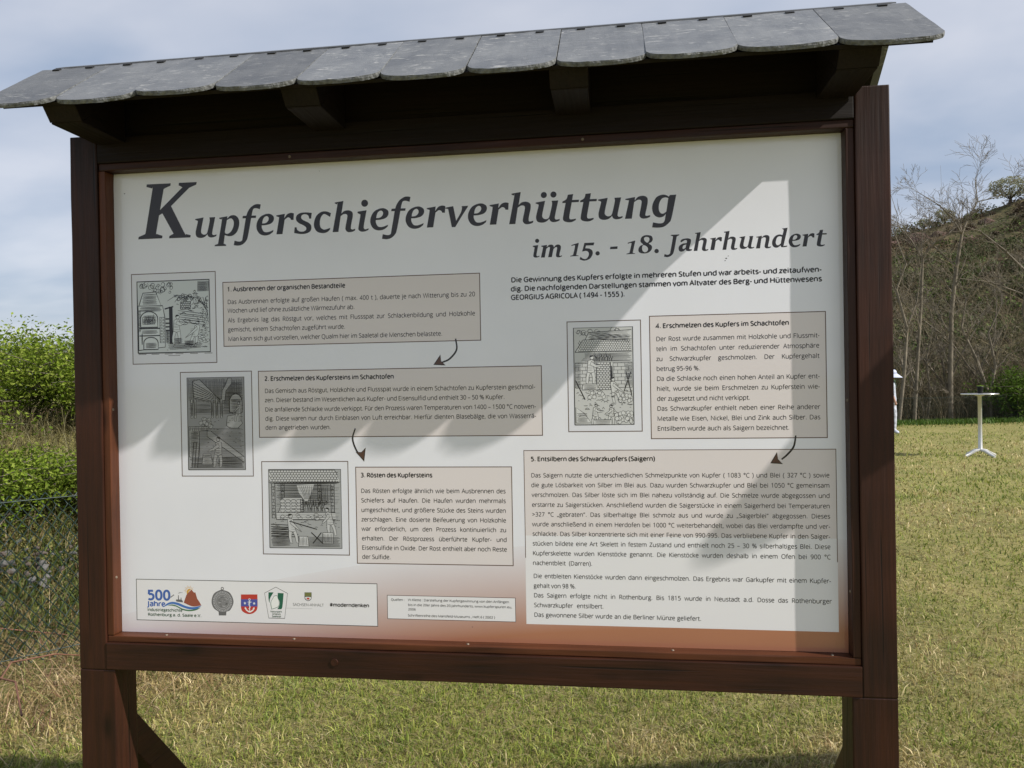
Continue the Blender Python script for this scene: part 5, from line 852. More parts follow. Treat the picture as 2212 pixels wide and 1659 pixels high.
for i in range(3): fill_curve('crest_detail', [[(x0, y1-2.2-i*3.6), (x1, y1-.8-i*3.6), (x1, y1-2.0-i*3.6), (x0, y1-3.6-i*3.6)]], gry, 3)
fill_curve('crest_detail', [dense([(x0+1.5, y1-13.5, 1), ((x0+x1)/2, y1-12.5, 1), (x1-1.5, y1-13.5, 1), (x1-3, y1-18, 1), ((x0+x1)/2, y1-22, 1), (x0+3, y1-18, 1)])], white, 2.5); fill_curve('crest_detail', [dense([((x0+x1)/2-4, y1-15, 1), ((x0+x1)/2+4, y1-15, 1), ((x0+x1)/2+2, y1-20, 1), ((x0+x1)/2-3, y1-19, 1)])], red, 3)
fill_curve('underline', [rect(499, 79.3, 576, 78.6)], lgr, 2)

# small specks of dirt on the sheet
for u, v, r0 in ((1713, 1012, 2.2), (1710, 1006, 1.5), (1718, 1018, 1.2), (34, 1262, 2.0), (1030, 40, 1.4), (620, 1296, 1.0), (1490, 1180, 0.9)): fill_curve('speck', [[(u+r0*(1+.4*math.sin(3*t+u))*math.cos(t), v+r0*.7*math.sin(t)) for t in [i*.7 for i in range(9)]]], ink, 4)
# ================================================================ NEIGHBOURING BOARD (stands to the right, outside the picture; its shadow falls into it)
nb = empty('information_board'); tag(nb, 'second wooden board with slate roof, turned towards the first, just right of it', 'information board')
bm = bmesh.new(); box(bm, -1.0, 1.0, 0.0, 0.006, ZB, ZB+PH); blank_me = bm_mesh('blank_panel', bm); blank_me.materials.append(halo_m)
for ch in list(board.children):
    if ch.name.startswith(('screw', 'ridge_notch', 'wood_plug')): continue
    if ch is panel:
        c = bpy.data.objects.new('panel', blank_me); COL.objects.link(c); c.parent = nb; continue
    c = ch.copy(); COL.objects.link(c); c.parent = nb
th = R_(13.5); ex, ey = -1.19, -0.27
nb.rotation_euler = (0, 0, th); nb.location = (1.97-(ex*math.cos(th)-ey*math.sin(th)), -0.376-(ex*math.sin(th)+ey*math.cos(th)), 0)

# ================================================================ GRASS
rng = np.random.default_rng(4)
def nz2(x, y, s, seed):
    """cheap smooth noise for arrays"""
    out = np.zeros_like(x); r = np.random.default_rng(seed)
    for i in range(7):
        a, p = r.uniform(0, 6.28), r.uniform(0, 6.28); f = s*r.uniform(0.6, 1.7); out += np.sin((x*math.cos(a)+y*math.sin(a))*f+p+1.3*np.sin((x*math.sin(a)-y*math.cos(a))*f*0.7+p*2))
    return out/7
GREEN = np.array([(0.085, 0.118, 0.022), (0.120, 0.150, 0.032), (0.058, 0.088, 0.018), (0.15, 0.17, 0.045)]); STRAW = np.array([(0.33, 0.27, 0.125), (0.25, 0.20, 0.08), (0.42, 0.35, 0.20), (0.18, 0.125, 0.06)])
def lawn_h(x, y):  # same height field as the ground, sampled coarsely and interpolated
    gx = np.arange(-14, 30, 0.4); gy = np.arange(-4, 30, 0.4); Z = np.array([[lawn_z(a, b)+bank_z(a, b) for a in gx] for b in gy])
    i = np.clip((x-gx[0])/0.4, 0, len(gx)-1.001); j = np.clip((y-gy[0])/0.4, 0, len(gy)-1.001); i0 = i.astype(int); j0 = j.astype(int); fx = i-i0; fy = j-j0
    return Z[j0, i0]*(1-fx)*(1-fy)+Z[j0, i0+1]*fx*(1-fy)+Z[j0+1, i0]*(1-fx)*fy+Z[j0+1, i0+1]*fx*fy
FX = np.array([p[0] for p in FENCE]); FY = np.array([p[1] for p in FENCE])
def left_of_fence(x, y):  # metres beyond the fence, vectorised
    best = np.full(x.shape, 1e9); sg = np.ones(x.shape)
    for (ax_, ay_), (bx, by) in zip(FENCE[:-1], FENCE[1:]):
        dx, dy = bx-ax_, by-ay_; t = np.clip(((x-ax_)*dx+(y-ay_)*dy)/(dx*dx+dy*dy), 0, 1); d = np.hypot(x-ax_-t*dx, y-ay_-t*dy); m = d < best
        best = np.where(m, d, best); sg = np.where(m, np.where(dx*(y-ay_)-dy*(x-ax_) > 0, 1, -1), sg)
    return best*sg
def blades(name, x, y, z, h, w, tilt, col, mat, **kw):
    n = len(x); a = rng.uniform(0, 2*math.pi, n); b = rng.uniform(0, 2*math.pi, n)
    dx, dy = np.cos(a)*np.sin(tilt), np.sin(a)*np.sin(tilt); dz = np.cos(tilt); wx, wy = np.cos(b)*w/2, np.sin(b)*w/2
    base = np.stack([x, y, z-0.004], -1); side = np.stack([wx, wy, np.zeros(n)], -1)
    mid = base+np.stack([dx*h*0.45, dy*h*0.45, dz*h*0.62], -1); tip = base+np.stack([dx*h*1.25, dy*h*1.25, dz*h*0.9], -1)
    V = np.stack([base-side, base+side, mid+side*0.75, mid-side*0.75, tip], 1).reshape(-1, 3)
    i = np.arange(n)[:, None]*5; T = np.concatenate([i+[0, 1, 2], i+[0, 2, 3], i+[3, 2, 4]], 0)
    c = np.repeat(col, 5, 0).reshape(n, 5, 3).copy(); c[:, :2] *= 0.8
    return tag(link(name, np_mesh(name, V, T, tint=c.reshape(-1, 3)), mat), **kw)
def grass_colour(x, y, n, bias=0.0):
    g = nz2(x, y, 2.1, 1)*1.2+nz2(x, y, 7.0, 2)*1.0+nz2(x, y, 0.5, 5)*0.6+rng.normal(0, 0.42, n)+bias+0.42
    gi = GREEN[rng.integers(0, 4, n)]; si = STRAW[rng.integers(0, 4, n)]; t = np.clip(g*1.3+0.42, 0, 1)[:, None]
    c = gi*t*2.25*np.array([[1.08, 1.0, .9]])+si*(1-t)*1.75; return c*rng.uniform(0.72, 1.25, n)[:, None]
# near and middle lawn: density falls off with distance from the reader's place in front of the board
def fan(n, r0, r1, p, a0, a1):
    u = rng.uniform(0, 1, n); r = (r0**(1-p)+u*(r1**(1-p)-r0**(1-p)))**(1/(1-p)); a = rng.uniform(a0, a1, n)
    return CAM.x+r*np.sin(a), CAM.y+r*np.cos(a), r
x, y, r = fan(330000, 2.4, 26, 1.35, R_(-48), R_(38)); d = left_of_fence(x, y); k = d < 0.05; x, y, r = x[k], y[k], r[k]; n = len(x); dfl = -d[k]
z = lawn_h(x, y); dry = np.clip(1-dfl/1.2, 0, 1)*(y < 5)*(x < 0)
col = grass_colour(x, y, n, -dry*1.1)
h = rng.gamma(4.5, 0.0075, n)*(1+0.5*dry+0.25*nz2(x, y, 5, 9)); h = np.clip(h, 0.012, 0.11)*np.clip(r/8, 1, 1.25)
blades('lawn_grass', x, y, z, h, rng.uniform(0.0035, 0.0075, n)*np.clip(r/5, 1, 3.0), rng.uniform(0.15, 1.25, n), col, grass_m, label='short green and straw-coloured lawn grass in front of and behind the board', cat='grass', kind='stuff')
# flat straw thatch lying on the lawn
x, y, r = fan(60000, 2.4, 10, 1.6, R_(-48), R_(38)); k = left_of_fence(x, y) < 0; x, y, r = x[k], y[k], r[k]; n = len(x)
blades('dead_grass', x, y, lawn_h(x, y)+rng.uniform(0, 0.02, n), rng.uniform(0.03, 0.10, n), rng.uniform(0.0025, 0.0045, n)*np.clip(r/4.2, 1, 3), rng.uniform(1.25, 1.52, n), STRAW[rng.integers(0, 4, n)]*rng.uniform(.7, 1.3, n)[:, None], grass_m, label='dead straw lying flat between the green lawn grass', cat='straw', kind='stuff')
# tall dry weeds along the fence and up the bank on the left
n = 26000; t = rng.uniform(0, 1, n); x = -4.4+t*3.6+rng.normal(0, 1.0, n); y = -0.2+t*4.6+rng.normal(0, 0.9, n); d = left_of_fence(x, y); k = (d > -0.75+rng.normal(0, .18, n)) & (d < 2.3) & (y < 4.2); x, y, d = x[k], y[k], d[k]; n = len(x)
mixg = (rng.uniform(0, 1, n) < 0.28)[:, None]; red = (rng.uniform(0, 1, n) < 0.10)[:, None]
col = np.where(mixg, GREEN[rng.integers(0, 4, n)]*1.4, STRAW[rng.integers(0, 4, n)]*np.array([[1.35, 1.22, 1.35]])); col = np.where(red, np.array([[0.24, 0.12, 0.08]]), col)*rng.uniform(.6, 1.2, n)[:, None]
blades('dry_weeds', x, y, lawn_h(x, y), rng.gamma(3, 0.05, n)+0.04, rng.uniform(0.003, 0.006, n), rng.uniform(0.6, 1.5, n), col, grass_m, label='tangle of dry straw-coloured weeds at the foot of the wire fence', cat='weeds', kind='stuff')
n = 26000; x = rng.uniform(-9.5, -3.0, n); y = rng.uniform(2.6, 6.6, n); d = left_of_fence(x, y); k = (d > 2.6) & (d < 5.2); x, y = x[k], y[k]; n = len(x)
blades('dry_bank_grass', x, y, lawn_h(x, y), rng.gamma(5, 0.045, n)+0.06, rng.uniform(0.004, 0.008, n), rng.uniform(0.1, 1.0, n), STRAW[rng.integers(0, 4, n)]*np.array([[0.62, 0.68, 0.66]])*rng.uniform(.6, 1.2, n)[:, None], grass_m, label='band of dry tall grass between the lower and the upper green bushes', cat='dry grass', kind='stuff')

n = 30000; x = rng.uniform(-7.5, -1.8, n); y = rng.uniform(0.6, 4.6, n); d = left_of_fence(x, y); k = (d > 0.5) & (d < 3.2) & (rng.uniform(0, 1, n) < np.clip(d-0.3, 0.1, 1)); x, y, d = x[k], y[k], d[k]; n = len(x)
mg = (rng.uniform(0, 1, n) < 0.72)[:, None]
blades('green_undergrowth', x, y, lawn_h(x, y), rng.gamma(4, 0.05, n)+0.03, rng.uniform(0.006, 0.016, n), rng.uniform(0.2, 1.3, n), np.where(mg, GREEN[rng.integers(0, 4, n)], STRAW[rng.integers(0, 4, n)]*.8)*rng.uniform(.6, 1.2, n)[:, None], grass_m, label='rank green weeds on the slope behind the wire fence', cat='weeds', kind='stuff')
# ================================================================ CHAIN-LINK FENCE
wire_m = mat_plain('green_plastic_wire', (0.022, 0.045, 0.040), 0.42, var=0.3, scale=30); fpost_m = mat_plain('green_fence_post', (0.02, 0.05, 0.04), 0.5)
def make_fence(pts, H0, cell, r, sides, label, seed, post_step=2.4):
    root = tag(empty('chain_link_fence', (*pts[0], 0)), label, 'fence'); M = Matrix.Translation(-Vector((*pts[0], 0)))
    L_ = [0]; 
    for a_, b_ in zip(pts[:-1], pts[1:]): L_.append(L_[-1]+math.hypot(b_[0]-a_[0], b_[1]-a_[1]))
    def at(s):
        s = max(0, min(L_[-1]-1e-4, s)); i = max(k for k in range(len(L_)-1) if L_[k] <= s); t = (s-L_[i])/(L_[i+1]-L_[i]); a_, b_ = pts[i], pts[i+1]; dx, dy = b_[0]-a_[0], b_[1]-a_[1]; m = math.hypot(dx, dy)
        return a_[0]+dx*t, a_[1]+dy*t, -dy/m, dx/m
    paths = []; nw = int(L_[-1]/cell); hh = cell*1.28; nr = int(H0/hh*2)
    for w in range(nw+1):
        P = []
        for k in range(nr+1):
            s = w*cell+(cell*0.5 if k % 2 else 0)+0.5*cell*(w % 1); sag = 0.012*math.sin(s*1.1+seed)+0.018*noise.noise(Vector((s*1.2, seed, 0)))
            x_, y_, nx_, ny_ = at(s); off = (0.0035 if (k+0) % 2 else -0.0035)+0.02*noise.noise(Vector((s*1.5, k*0.15, seed)))
            P.append((x_+nx_*off-pts[0][0], y_+ny_*off-pts[0][1], 0.02+k*hh/2+sag))
        paths.append((P, r))
        # second strand of the diamond, mirrored
        Q = []
        for k in range(nr+1):
            s = w*cell+(cell if k % 2 == 0 else cell*0.5); sag = 0.012*math.sin(s*1.1+seed)+0.018*noise.noise(Vector((s*1.2, seed, 0)))
            x_, y_, nx_, ny_ = at(s); off = (-0.0035 if k % 2 else 0.0035)+0.02*noise.noise(Vector((s*1.5, k*0.15, seed)))
            Q.append((x_+nx_*off-pts[0][0], y_+ny_*off-pts[0][1], 0.02+k*hh/2+sag))
        paths.append((Q, r))
    tag(tubes('wire_mesh', paths, wire_m, root, sides), kind='stuff')
    s = 0.4
    while s < L_[-1]:
        x_, y_, nx_, ny_ = at(s); X_, Y_ = x_+nx_*0.03-pts[0][0], y_+ny_*0.03-pts[0][1]
        if not (seed == 1 and 0.9 < s < 2.6): tubes('fence_post', [([(X_, Y_, -0.3), (X_, Y_, H0*0.5), (X_, Y_, H0+0.06)], 0.02)], fpost_m, root, 8)
        s += post_step
    for hz in (0.06, H0-0.045): 
        P = []; s = 0
        while s < L_[-1]: x_, y_, nx_, ny_ = at(s); P.append((x_-pts[0][0], y_-pts[0][1], hz+0.012*math.sin(s*1.1+seed)+0.018*noise.noise(Vector((s*1.2, seed, 0))))); s += 0.15
        tubes('tension_wire', [(P, r*0.9)], wire_m, root, 5)
make_fence(FENCE[:6], 0.93, 0.056, 0.0031, 4, 'green chain-link wire fence left of the board in front of bushes', 1)
make_fence(FENCE[6:], 0.80, 0.075, 0.0024, 3, 'dark green wire fence at the far end of the lawn below the hillside', 2, 3.0)
tag(tubes('weed_stem', [([(-3.02+0.03*math.sin(i)+i*0.012, 1.05+0.02*i, i*0.06) for i in range(10)], [0.006-0.0004*i for i in range(10)])], mat_plain('red_brown_stem', (0.17, 0.078, 0.048), 0.7, var=0.3, scale=20), None, 5), 'short reddish dead stem standing alone at the lower left edge', 'stem')
for i, (P, lb) in enumerate([([(-2.1, 0.9), (-2.3, 1.1), (-2.5, 1.15), (-2.8, 1.25), (-3.1, 1.2)], 'long reddish bramble runner lying across the dry grass beside the left post'), ([(-2.35, 1.0), (-2.45, 1.25), (-2.38, 1.45), (-2.42, 1.7)], 'thin reddish runner arching up to the fence foot beside the left post'), ([(-3.4, 1.3), (-3.2, 1.55), (-3.0, 1.75), (-2.7, 1.95)], 'bare bramble runner lying behind the fence mesh')]):
    tag(tubes('bramble_runner', [([(p[0], p[1], 0.05+0.10*math.sin(math.pi*k/(len(P)-1)+0.3)+0.02*i) for k, p in enumerate(P)], [0.0045, 0.0045, 0.004, 0.003, 0.002][:len(P)])], bpy.data.materials['red_brown_stem'], None, 5), lb, 'bramble')
# stone heap behind the fence
rs = random.Random(8); heap = tag(empty('stone_heap', (-3.75, 3.1, 0)), 'low heap of grey rubble stones behind the wire fence', 'stone heap'); st_m = [mat_plain('rubble_%s' % c, v, 0.9, var=0.4, scale=12, bump=0.6) for c, v in (('grey', (0.13, 0.125, 0.12)), ('brown', (0.095, 0.075, 0.062)), ('dark', (0.06, 0.058, 0.056)))]
protos = []
for i in range(5):
    bm = bmesh.new(); bmesh.ops.create_icosphere(bm, subdivisions=1, radius=1)
    for v in bm.verts: v.co *= 0.75+0.5*rs.random()
    me = bm_mesh('stone', bm); me.materials.append(st_m[i % 3]); protos.append(me)
for i in range(170):
    o = bpy.data.objects.new('stone', protos[i % 5]); COL.objects.link(o); o.parent = heap; t = rs.random(); a_, b_ = rs.gauss(0, .62), rs.gauss(0, .38); s = rs.uniform(.012, .034)
    o.location = (a_*0.6-b_*0.5, a_*0.8+b_*0.5, bank_z(-3.75+a_*0.6-b_*0.5, 3.1+a_*0.8+b_*0.5)+max(0, 0.16-0.2*math.hypot(a_*.6, b_))*rs.random()+s*0.4); o.scale = (s*rs.uniform(1, 1.5), s, s*rs.uniform(.5, .8)); o.rotation_euler = (rs.uniform(-.4, .4), rs.uniform(-.4, .4), rs.uniform(0, 6))

# ================================================================ BUSHES
def leaves_mesh(name, C, size, cols, up=0.35, seed=0):
    r = np.random.default_rng(seed); n = len(C); nrm = r.normal(0, 1, (n, 3)); nrm[:, 2] = np.abs(nrm[:, 2])+up; nrm /= np.linalg.norm(nrm, axis=1)[:, None]
    t = np.cross(nrm, r.normal(0, 1, (n, 3))); t /= np.linalg.norm(t, axis=1)[:, None]+1e-9; b = np.cross(nrm, t); s = (size*r.uniform(.6, 1.3, n))[:, None]
    V = np.stack([C-t*s*0.5, C+b*s*0.27+nrm*s*0.06, C+t*s*0.55, C-b*s*0.27+nrm*s*0.06], 1).reshape(-1, 3); i = np.arange(n)[:, None]*4
    return np_mesh(name, V, i+np.array([[0, 1, 2, 3]]), tint=np.repeat(cols, 4, 0))
LEAF = np.array([[1.0, 1.08, 0.8]])*np.array([(0.17, 0.225, 0.030), (0.22, 0.27, 0.045), (0.12, 0.17, 0.025), (0.26, 0.29, 0.075)])
def bush(loc, rx, ry, h, nl, label, seed, leafcol=LEAF, size=0.045, group=None, cat='bush', stemcol=None, name='leafy_bush', nst=16):
    r = np.random.default_rng(seed); root = tag(empty(name, loc), label, cat, group); stems = []; tips = []
    for i in range(nst):
        a = r.uniform(0, 6.28); q = r.uniform(0.1, 1)**0.6; ex_, ey_ = math.cos(a)*rx*q, math.sin(a)*ry*q; hz = h*(1-0.35*q*q)*r.uniform(0.75, 1.05); P = [(ex_*0.25, ey_*0.25, -0.1)]
        for k in range(1, 6): t = k/5; P.append((ex_*(0.25+0.75*t)+r.normal(0, .04), ey_*(0.25+0.75*t)+r.normal(0, .04), hz*t))
        stems.append((P, [0.014*(1-0.75*k/5) for k in range(6)])); 
        for k in range(2, 6): tips.append(P[k])
        for m in range(5):
            k = r.integers(2, 6); s0 = np.array(P[k]); dv = r.normal(0, 1, 3)*np.array([rx, ry, h*0.45])*0.33; dv[2] = abs(dv[2])*0.9; Q = [tuple(s0+dv*t+r.normal(0, .015, 3)) for t in (0, .5, 1)]; stems.append((Q, [0.006, 0.004, 0.002])); tips += [Q[1], Q[2]]
    for i in range(nst//2):
        a = r.uniform(0, 6.28); q = r.uniform(0.2, .95); b0 = np.array([math.cos(a)*rx*q, math.sin(a)*ry*q, h*(1-.3*q*q)*.9]); Q = [tuple(b0+np.array([r.normal(0, .05), r.normal(0, .05), .30*t*h])) for t in (0, .5, 1)]; stems.append((Q, [.006, .004, .002])); tips += [Q[1]]
    tips = np.array(tips); C = tips[r.integers(0, len(tips), nl)]+r.normal(0, 1, (nl, 3))*np.array([rx, ry, h])*0.115; C[:, 2] = np.clip(C[:, 2], 0.03, None)
    tubes('stems', stems, stemcol or bark_m, root, 4)
    cl = nz2(C[:, 0]*3+loc[0], C[:, 1]*3+C[:, 2]*3.3, 2.2, seed)[:, None]
    cols = leafcol[r.integers(0, len(leafcol), nl)]*r.uniform(.7, 1.2, nl)[:, None]*(1+0.28*cl); link('leaves', leaves_mesh('leaves', C, size, cols, 0.5, seed), leaf_m, root)
    return root
def at_bank(x, y): return (x, y, bank_z(x, y)+lawn_z(x, y))
BX = [(-7.7, 6.2, 1.1, 1.0, .97, 'tall light green bush at the far left edge, behind the dry grass band'), (-6.2, 5.6, 1.0, 1.15, .95, 'tall light green leafy bush on the bank, directly left of the board'), (-5.1, 5.9, 0.9, 0.9, .90, 'tall green bush on the bank showing just beside the left post'), (-4.0, 7.6, 1.0, 1.0, .92, 'green bush on the bank hidden behind the left part of the board')]
for i, (x_, y_, rx, ry, h_, lb) in enumerate(BX): bush(at_bank(x_, y_), rx, ry, h_, 15000, lb, 100+i, group='tall bushes on the bank', size=0.045, nst=22)
BL = [(-5.7, 3.6, .8, .7, .50, 'low dark green bush on the slope at the left edge behind the fence'), (-4.7, 3.75, .8, .65, .42, 'low green bush on the slope behind the fence, beside the left post'), (-3.9, 4.4, .75, .7, .45, 'low green bush on the slope, hidden behind the board'), (-6.5, 2.9, .8, .8, .5, 'low green bush farthest left on the slope behind the fence'), (-4.6, 2.85, .7, .45, .36, 'small green shrub just behind the top wire of the left fence')]
for i, (x_, y_, rx, ry, h_, lb) in enumerate(BL): bush(at_bank(x_, y_), rx, ry, h_, 12000 if i < 4 else 5000, lb, 120+i, leafcol=LEAF*np.array([[0.88, 0.90, 0.85]]), size=0.036, group='low bushes behind the wire fence', nst=22)
tag(tubes('bare_sapling', [([(-5.55, 6.6, 1.1), (-5.5, 6.6, 1.9), (-5.38, 6.6, 2.35), (-5.42, 6.62, 2.6)], [.02, .014, .008, .003]), ([(-5.5, 6.6, 1.9), (-5.62, 6.6, 2.25), (-5.6, 6.6, 2.45)], [.009, .005, .002]), ([(-5.38, 6.6, 2.3), (-5.28, 6.6, 2.5)], [.006, .002]), ([(-5.44, 6.6, 2.1), (-5.3, 6.6, 2.22), (-5.22, 6.6, 2.42)], [.006, .004, .002])], bark_m, None, 4), 'thin bare sapling rising above the bushes beside the left post', 'sapling')

# ================================================================ BARE TREES, THICKET
def bare_tree(loc, forks, seed, label, mat=bark_m, r0=0.07, depth=5, spread=0.75, wob=0.10):
    """forks: hand-placed main limbs as point lists relative to the foot; smaller branches grow from them"""
    r = random.Random(seed); root = tag(empty('bare_tree', loc), label, 'tree', 'bare trees at the foot of the hill')
    limbs, twigs = [], []
    def grow(p, d, L, rad, lev):
        n = 4; P = [tuple(p)]; rr_ = [rad]; q = Vector(p); dd = Vector(d).normalized()
        for k in range(n):
            dd = (dd+Vector((r.gauss(0, wob), r.gauss(0, wob), r.gauss(0, wob)+0.05))).normalized(); q = q+dd*L/n; P.append(tuple(q)); rr_.append(rad*(1-0.55*(k+1)/n))
            if lev > 0 and (k >= 1 or r.random() < .3) and r.random() < 0.9:
                ax_ = dd.cross(Vector((r.gauss(0, 1), r.gauss(0, 1), r.gauss(0, .5)))).normalized(); nd = (Matrix.Rotation(r.uniform(.45, .95)*spread*1.2, 3, ax_) @ dd); grow(q, nd, L*r.uniform(.5, .78), rad*(1-0.5*(k+1)/n)*r.uniform(.45, .65), lev-1)
        (limbs if lev >= depth-1 else twigs).append((P, rr_))
    for f in forks:
        pts, ra, rb, lev = f; n = len(pts); rad = [ra+(rb-ra)*k/(n-1) for k in range(n)]; limbs.append((pts, rad))
        L = sum((Vector(pts[k+1])-Vector(pts[k])).length for k in range(n-1))
        for k in range(1, n):
            p, pp = Vector(pts[k]), Vector(pts[k-1]); dd = (p-pp).normalized()
            for m in range(4 if k == n-1 else 3):
                t = r.uniform(.2, 1) if k < n-1 else 1.0; q = pp.lerp(p, t); ax_ = dd.cross(Vector((r.gauss(0, 1), r.gauss(0, 1), r.gauss(0, .6)))).normalized(); nd = Matrix.Rotation(r.uniform(.25, .9)*spread, 3, ax_) @ dd; nd.z = nd.z*0.8+0.2
                grow(q, nd, r.uniform(.4, .95)*(1.1 if k > n/2 else .9), rad[k]*r.uniform(.4, .6), lev-1)
    tubes('trunk', [(p, np.asarray(q)*0.86) for p, q in limbs], mat, root, 6)
    if twigs: tag(tubes('twigs', [(p, np.maximum(q, 0.0045)) for p, q in twigs], mat, root, 3), kind='stuff')
    return root
T = [
 ((10.45, 22.9, 0), [([(0, 0, -.2), (.03, 0, 2.0), (.1, .05, 4.0), (.25, 0, 5.6), (.42, 0, 6.8)], .095, .05, 4), ([(.42, 0, 6.8), (.65, .1, 7.4), (.95, .1, 8.0), (.88, .1, 8.8)], .042, .012, 4), ([(.42, 0, 6.8), (.05, -.2, 7.4), (-.3, -.1, 7.9), (-.85, 0, 8.4)], .04, .012, 4), ([(.25, 0, 5.6), (-.3, .2, 6.4), (-.75, .1, 6.9), (-1.4, 0, 6.75)], .035, .010, 4), ([(.95, .1, 8.0), (1.5, 0, 8.1), (1.9, 0, 8.6)], .025, .008, 3)], 'tallest bare tree, forking in a wide V above the hill crest'),
 ((9.3, 22.6, 0), [([(0, 0, -.2), (.12, 0, 2.0), (.25, 0, 4.0), (.33, 0, 5.9)], .07, .042, 4), ([(.33, 0, 5.9), (0, 0, 6.6), (-.35, 0, 7.1), (-.8, 0, 7.3)], .034, .012, 3), ([(.33, 0, 5.9), (.3, 0, 6.4), (.38, .1, 6.9)], .028, .012, 3), ([(.33, 0, 5.9), (.7, 0, 6.5), (1.2, 0, 6.85), (1.9, 0, 6.9)], .03, .010, 3)], 'slender bare tree with a three-way fork, second from the right post'),
 ((8.75, 22.3, 0), [([(0, 0, -.2), (.2, 0, 1.8), (.3, 0, 3.4), (.0, 0, 4.8), (.3, 0, 5.7), (.0, 0, 6.7)], .07, .018, 4), ([(.3, 0, 3.4), (.65, .1, 4.4), (.7, 0, 5.2)], .035, .012, 3)], 'crooked bare tree right beside the right post'),
 ((9.9, 23.2, 0), [([(0, 0, -.2), (-.25, 0, .9), (-.6, 0, 1.8), (-1.2, 0, 2.6)], .06, .02, 4), ([(0, 0, -.2), (.1, 0, 1.0), (.0, 0, 2.3), (.2, 0, 3.3)], .05, .016, 4)], 'low bare tree leaning left between the two slender trunks'),
 ((11.7, 23.0, 0), [([(0, 0, -.2), (-.1, 0, .9), (-.45, 0, 2.2), (-.9, 0, 3.4), (-.75, 0, 4.4)], .08, .02, 4), ([(-.1, 0, .9), (.1, 0, 2.0), (-.1, 0, 3.2), (.3, 0, 4.2)], .06, .018, 4)], 'two-stemmed bare tree behind the small round table'),
 ((13.1, 23.4, 0), [([(0, 0, -.2), (-.05, 0, 2.0), (-.3, 0, 4.0), (-.2, 0, 5.4)], .11, .06, 4), ([(-.2, 0, 5.4), (-.9, 0, 6.3), (-1.6, 0, 7.0), (-2.3, 0, 7.3)], .045, .014, 4), ([(-.2, 0, 5.4), (.3, 0, 6.6), (.2, 0, 8.0)], .045, .014, 4), ([(-.3, 0, 4.6), (-1.3, 0, 5.1), (-2.4, 0, 5.3)], .04, .012, 3)], 'large bare tree whose crown reaches in at the right edge'),
 ((10.9, 24.0, 0), [([(0, 0, -.2), (-.1, 0, 1.2), (-.9, 0, 2.4), (-1.9, 0, 3.3)], .06, .02, 4), ([(-.1, 0, 1.2), (.3, 0, 2.3), (.9, 0, 3.6)], .05, .016, 4), ([(-.1, 0, 1.2), (-.3, 0, 2.6), (-.6, 0, 4.2)], .045, .014, 4)], 'low fan-shaped bare tree just left of the small round table'),
 ((12.4, 24.6, 0), [([(0, 0, -.2), (-.5, 0, 1.6), (-1.3, 0, 3.0), (-2.4, 0, 4.1)], .06, .018, 4), ([(-.5, 0, 1.6), (.1, 0, 3.0), (.2, 0, 4.6)], .045, .014, 4)], 'bare tree leaning left above the green shrub at the right edge'),
 ((7.6, 22.8, 0), [([(0, 0, -.2), (.05, 0, 2.2), (-.1, 0, 3.6), (.3, 0, 5.0)], .08, .02, 4)], 'bare tree hidden behind the right post'),
 ((14.8, 24.4, 0), [([(0, 0, -.2), (.1, 0, 2.6), (-.1, 0, 4.6), (.2, 0, 6.5)], .09, .025, 4)], 'bare tree standing beyond the right edge')]
for i, (loc, fk, lb) in enumerate(T): bare_tree(loc, fk, 300+i, lb, depth=4).scale = (0.95, 0.95, 0.83)
# thicket of twigs behind the far fence
def twig_mass(name, n, fx, fy, fh, seed, cols, label, rad=(0.003, 0.009), fz=None, lean=.42):
    r = np.random.default_rng(seed); P = []
    x = r.uniform(*fx, n); y = r.uniform(*fy, n); h = r.gamma(4, fh/4, n); lx = r.normal(0, lean, n); ly = r.normal(0, .3, n); V = []; F = []; ti = []
    ang = np.arange(3)*2.094; st = np.stack([np.cos(ang), np.sin(ang), np.zeros(3)], -1); b = 0; m = 5
    zb = np.array([fz(a, c) if fz else 0 for a, c in zip(x, y)]); ra = r.uniform(*rad, n)
    pts = np.zeros((n, m, 3)); jx = np.cumsum(r.normal(0, .07, (n, m)), 1); jy = np.cumsum(r.normal(0, .05, (n, m)), 1)
    for k in range(m):
        t = k/(m-1); pts[:, k, 0] = x+(lx*t*t+jx[:, k]*t)*h; pts[:, k, 1] = y+(ly*t*t+jy[:, k]*t)*h; pts[:, k, 2] = zb+h*t*(1-0.18*np.abs(lx)*t)-0.05
    V = (pts[:, :, None, :]+st[None, None]*(ra[:, None, None, None]*(1-0.75*np.arange(m)/(m-1))[None, :, None, None])).reshape(-1, 3)
    i = (np.arange(n)*m*3)[:, None, None, None]+(np.arange(m-1)*3)[None, :, None, None]+np.arange(3)[None, None, :, None]*1; j = (np.arange(n)*m*3)[:, None, None, None]+(np.arange(m-1)*3)[None, :, None, None]+((np.arange(3)+1) % 3)[None, None, :, None]
    F = np.concatenate([i, j, j+3, i+3], -1).reshape(-1, 4); c = np.repeat(cols[r.integers(0, len(cols), n)]*r.uniform(.6, 1.25, n)[:, None], m*3, 0)
    return tag(link(name, np_mesh(name, V, F, tint=c), scrub_m), label, name.replace('_', ' '), kind='stuff')
BRN = np.array([(0.13, 0.102, 0.062), (0.095, 0.078, 0.045), (0.18, 0.15, 0.095), (0.075, 0.07, 0.036)])
twig_mass('thicket', 9000, (4.5, 20), (22.6, 27), 1.1, 5, BRN, 'brown leafless thicket of twigs behind the far fence')
twig_mass('thicket', 1500, (4.5, 20), (23, 29), 2.6, 6, BRN*1.15, 'taller pale bare shoots rising from the thicket below the hill', (0.004, 0.011), lean=.75)
twig_mass('thicket', 420, (5, 20), (22.8, 27), 4.2, 16, BRN*1.35, 'long leaning bare branches crossing each other in front of the hillside', (0.008, 0.02), lean=.85)
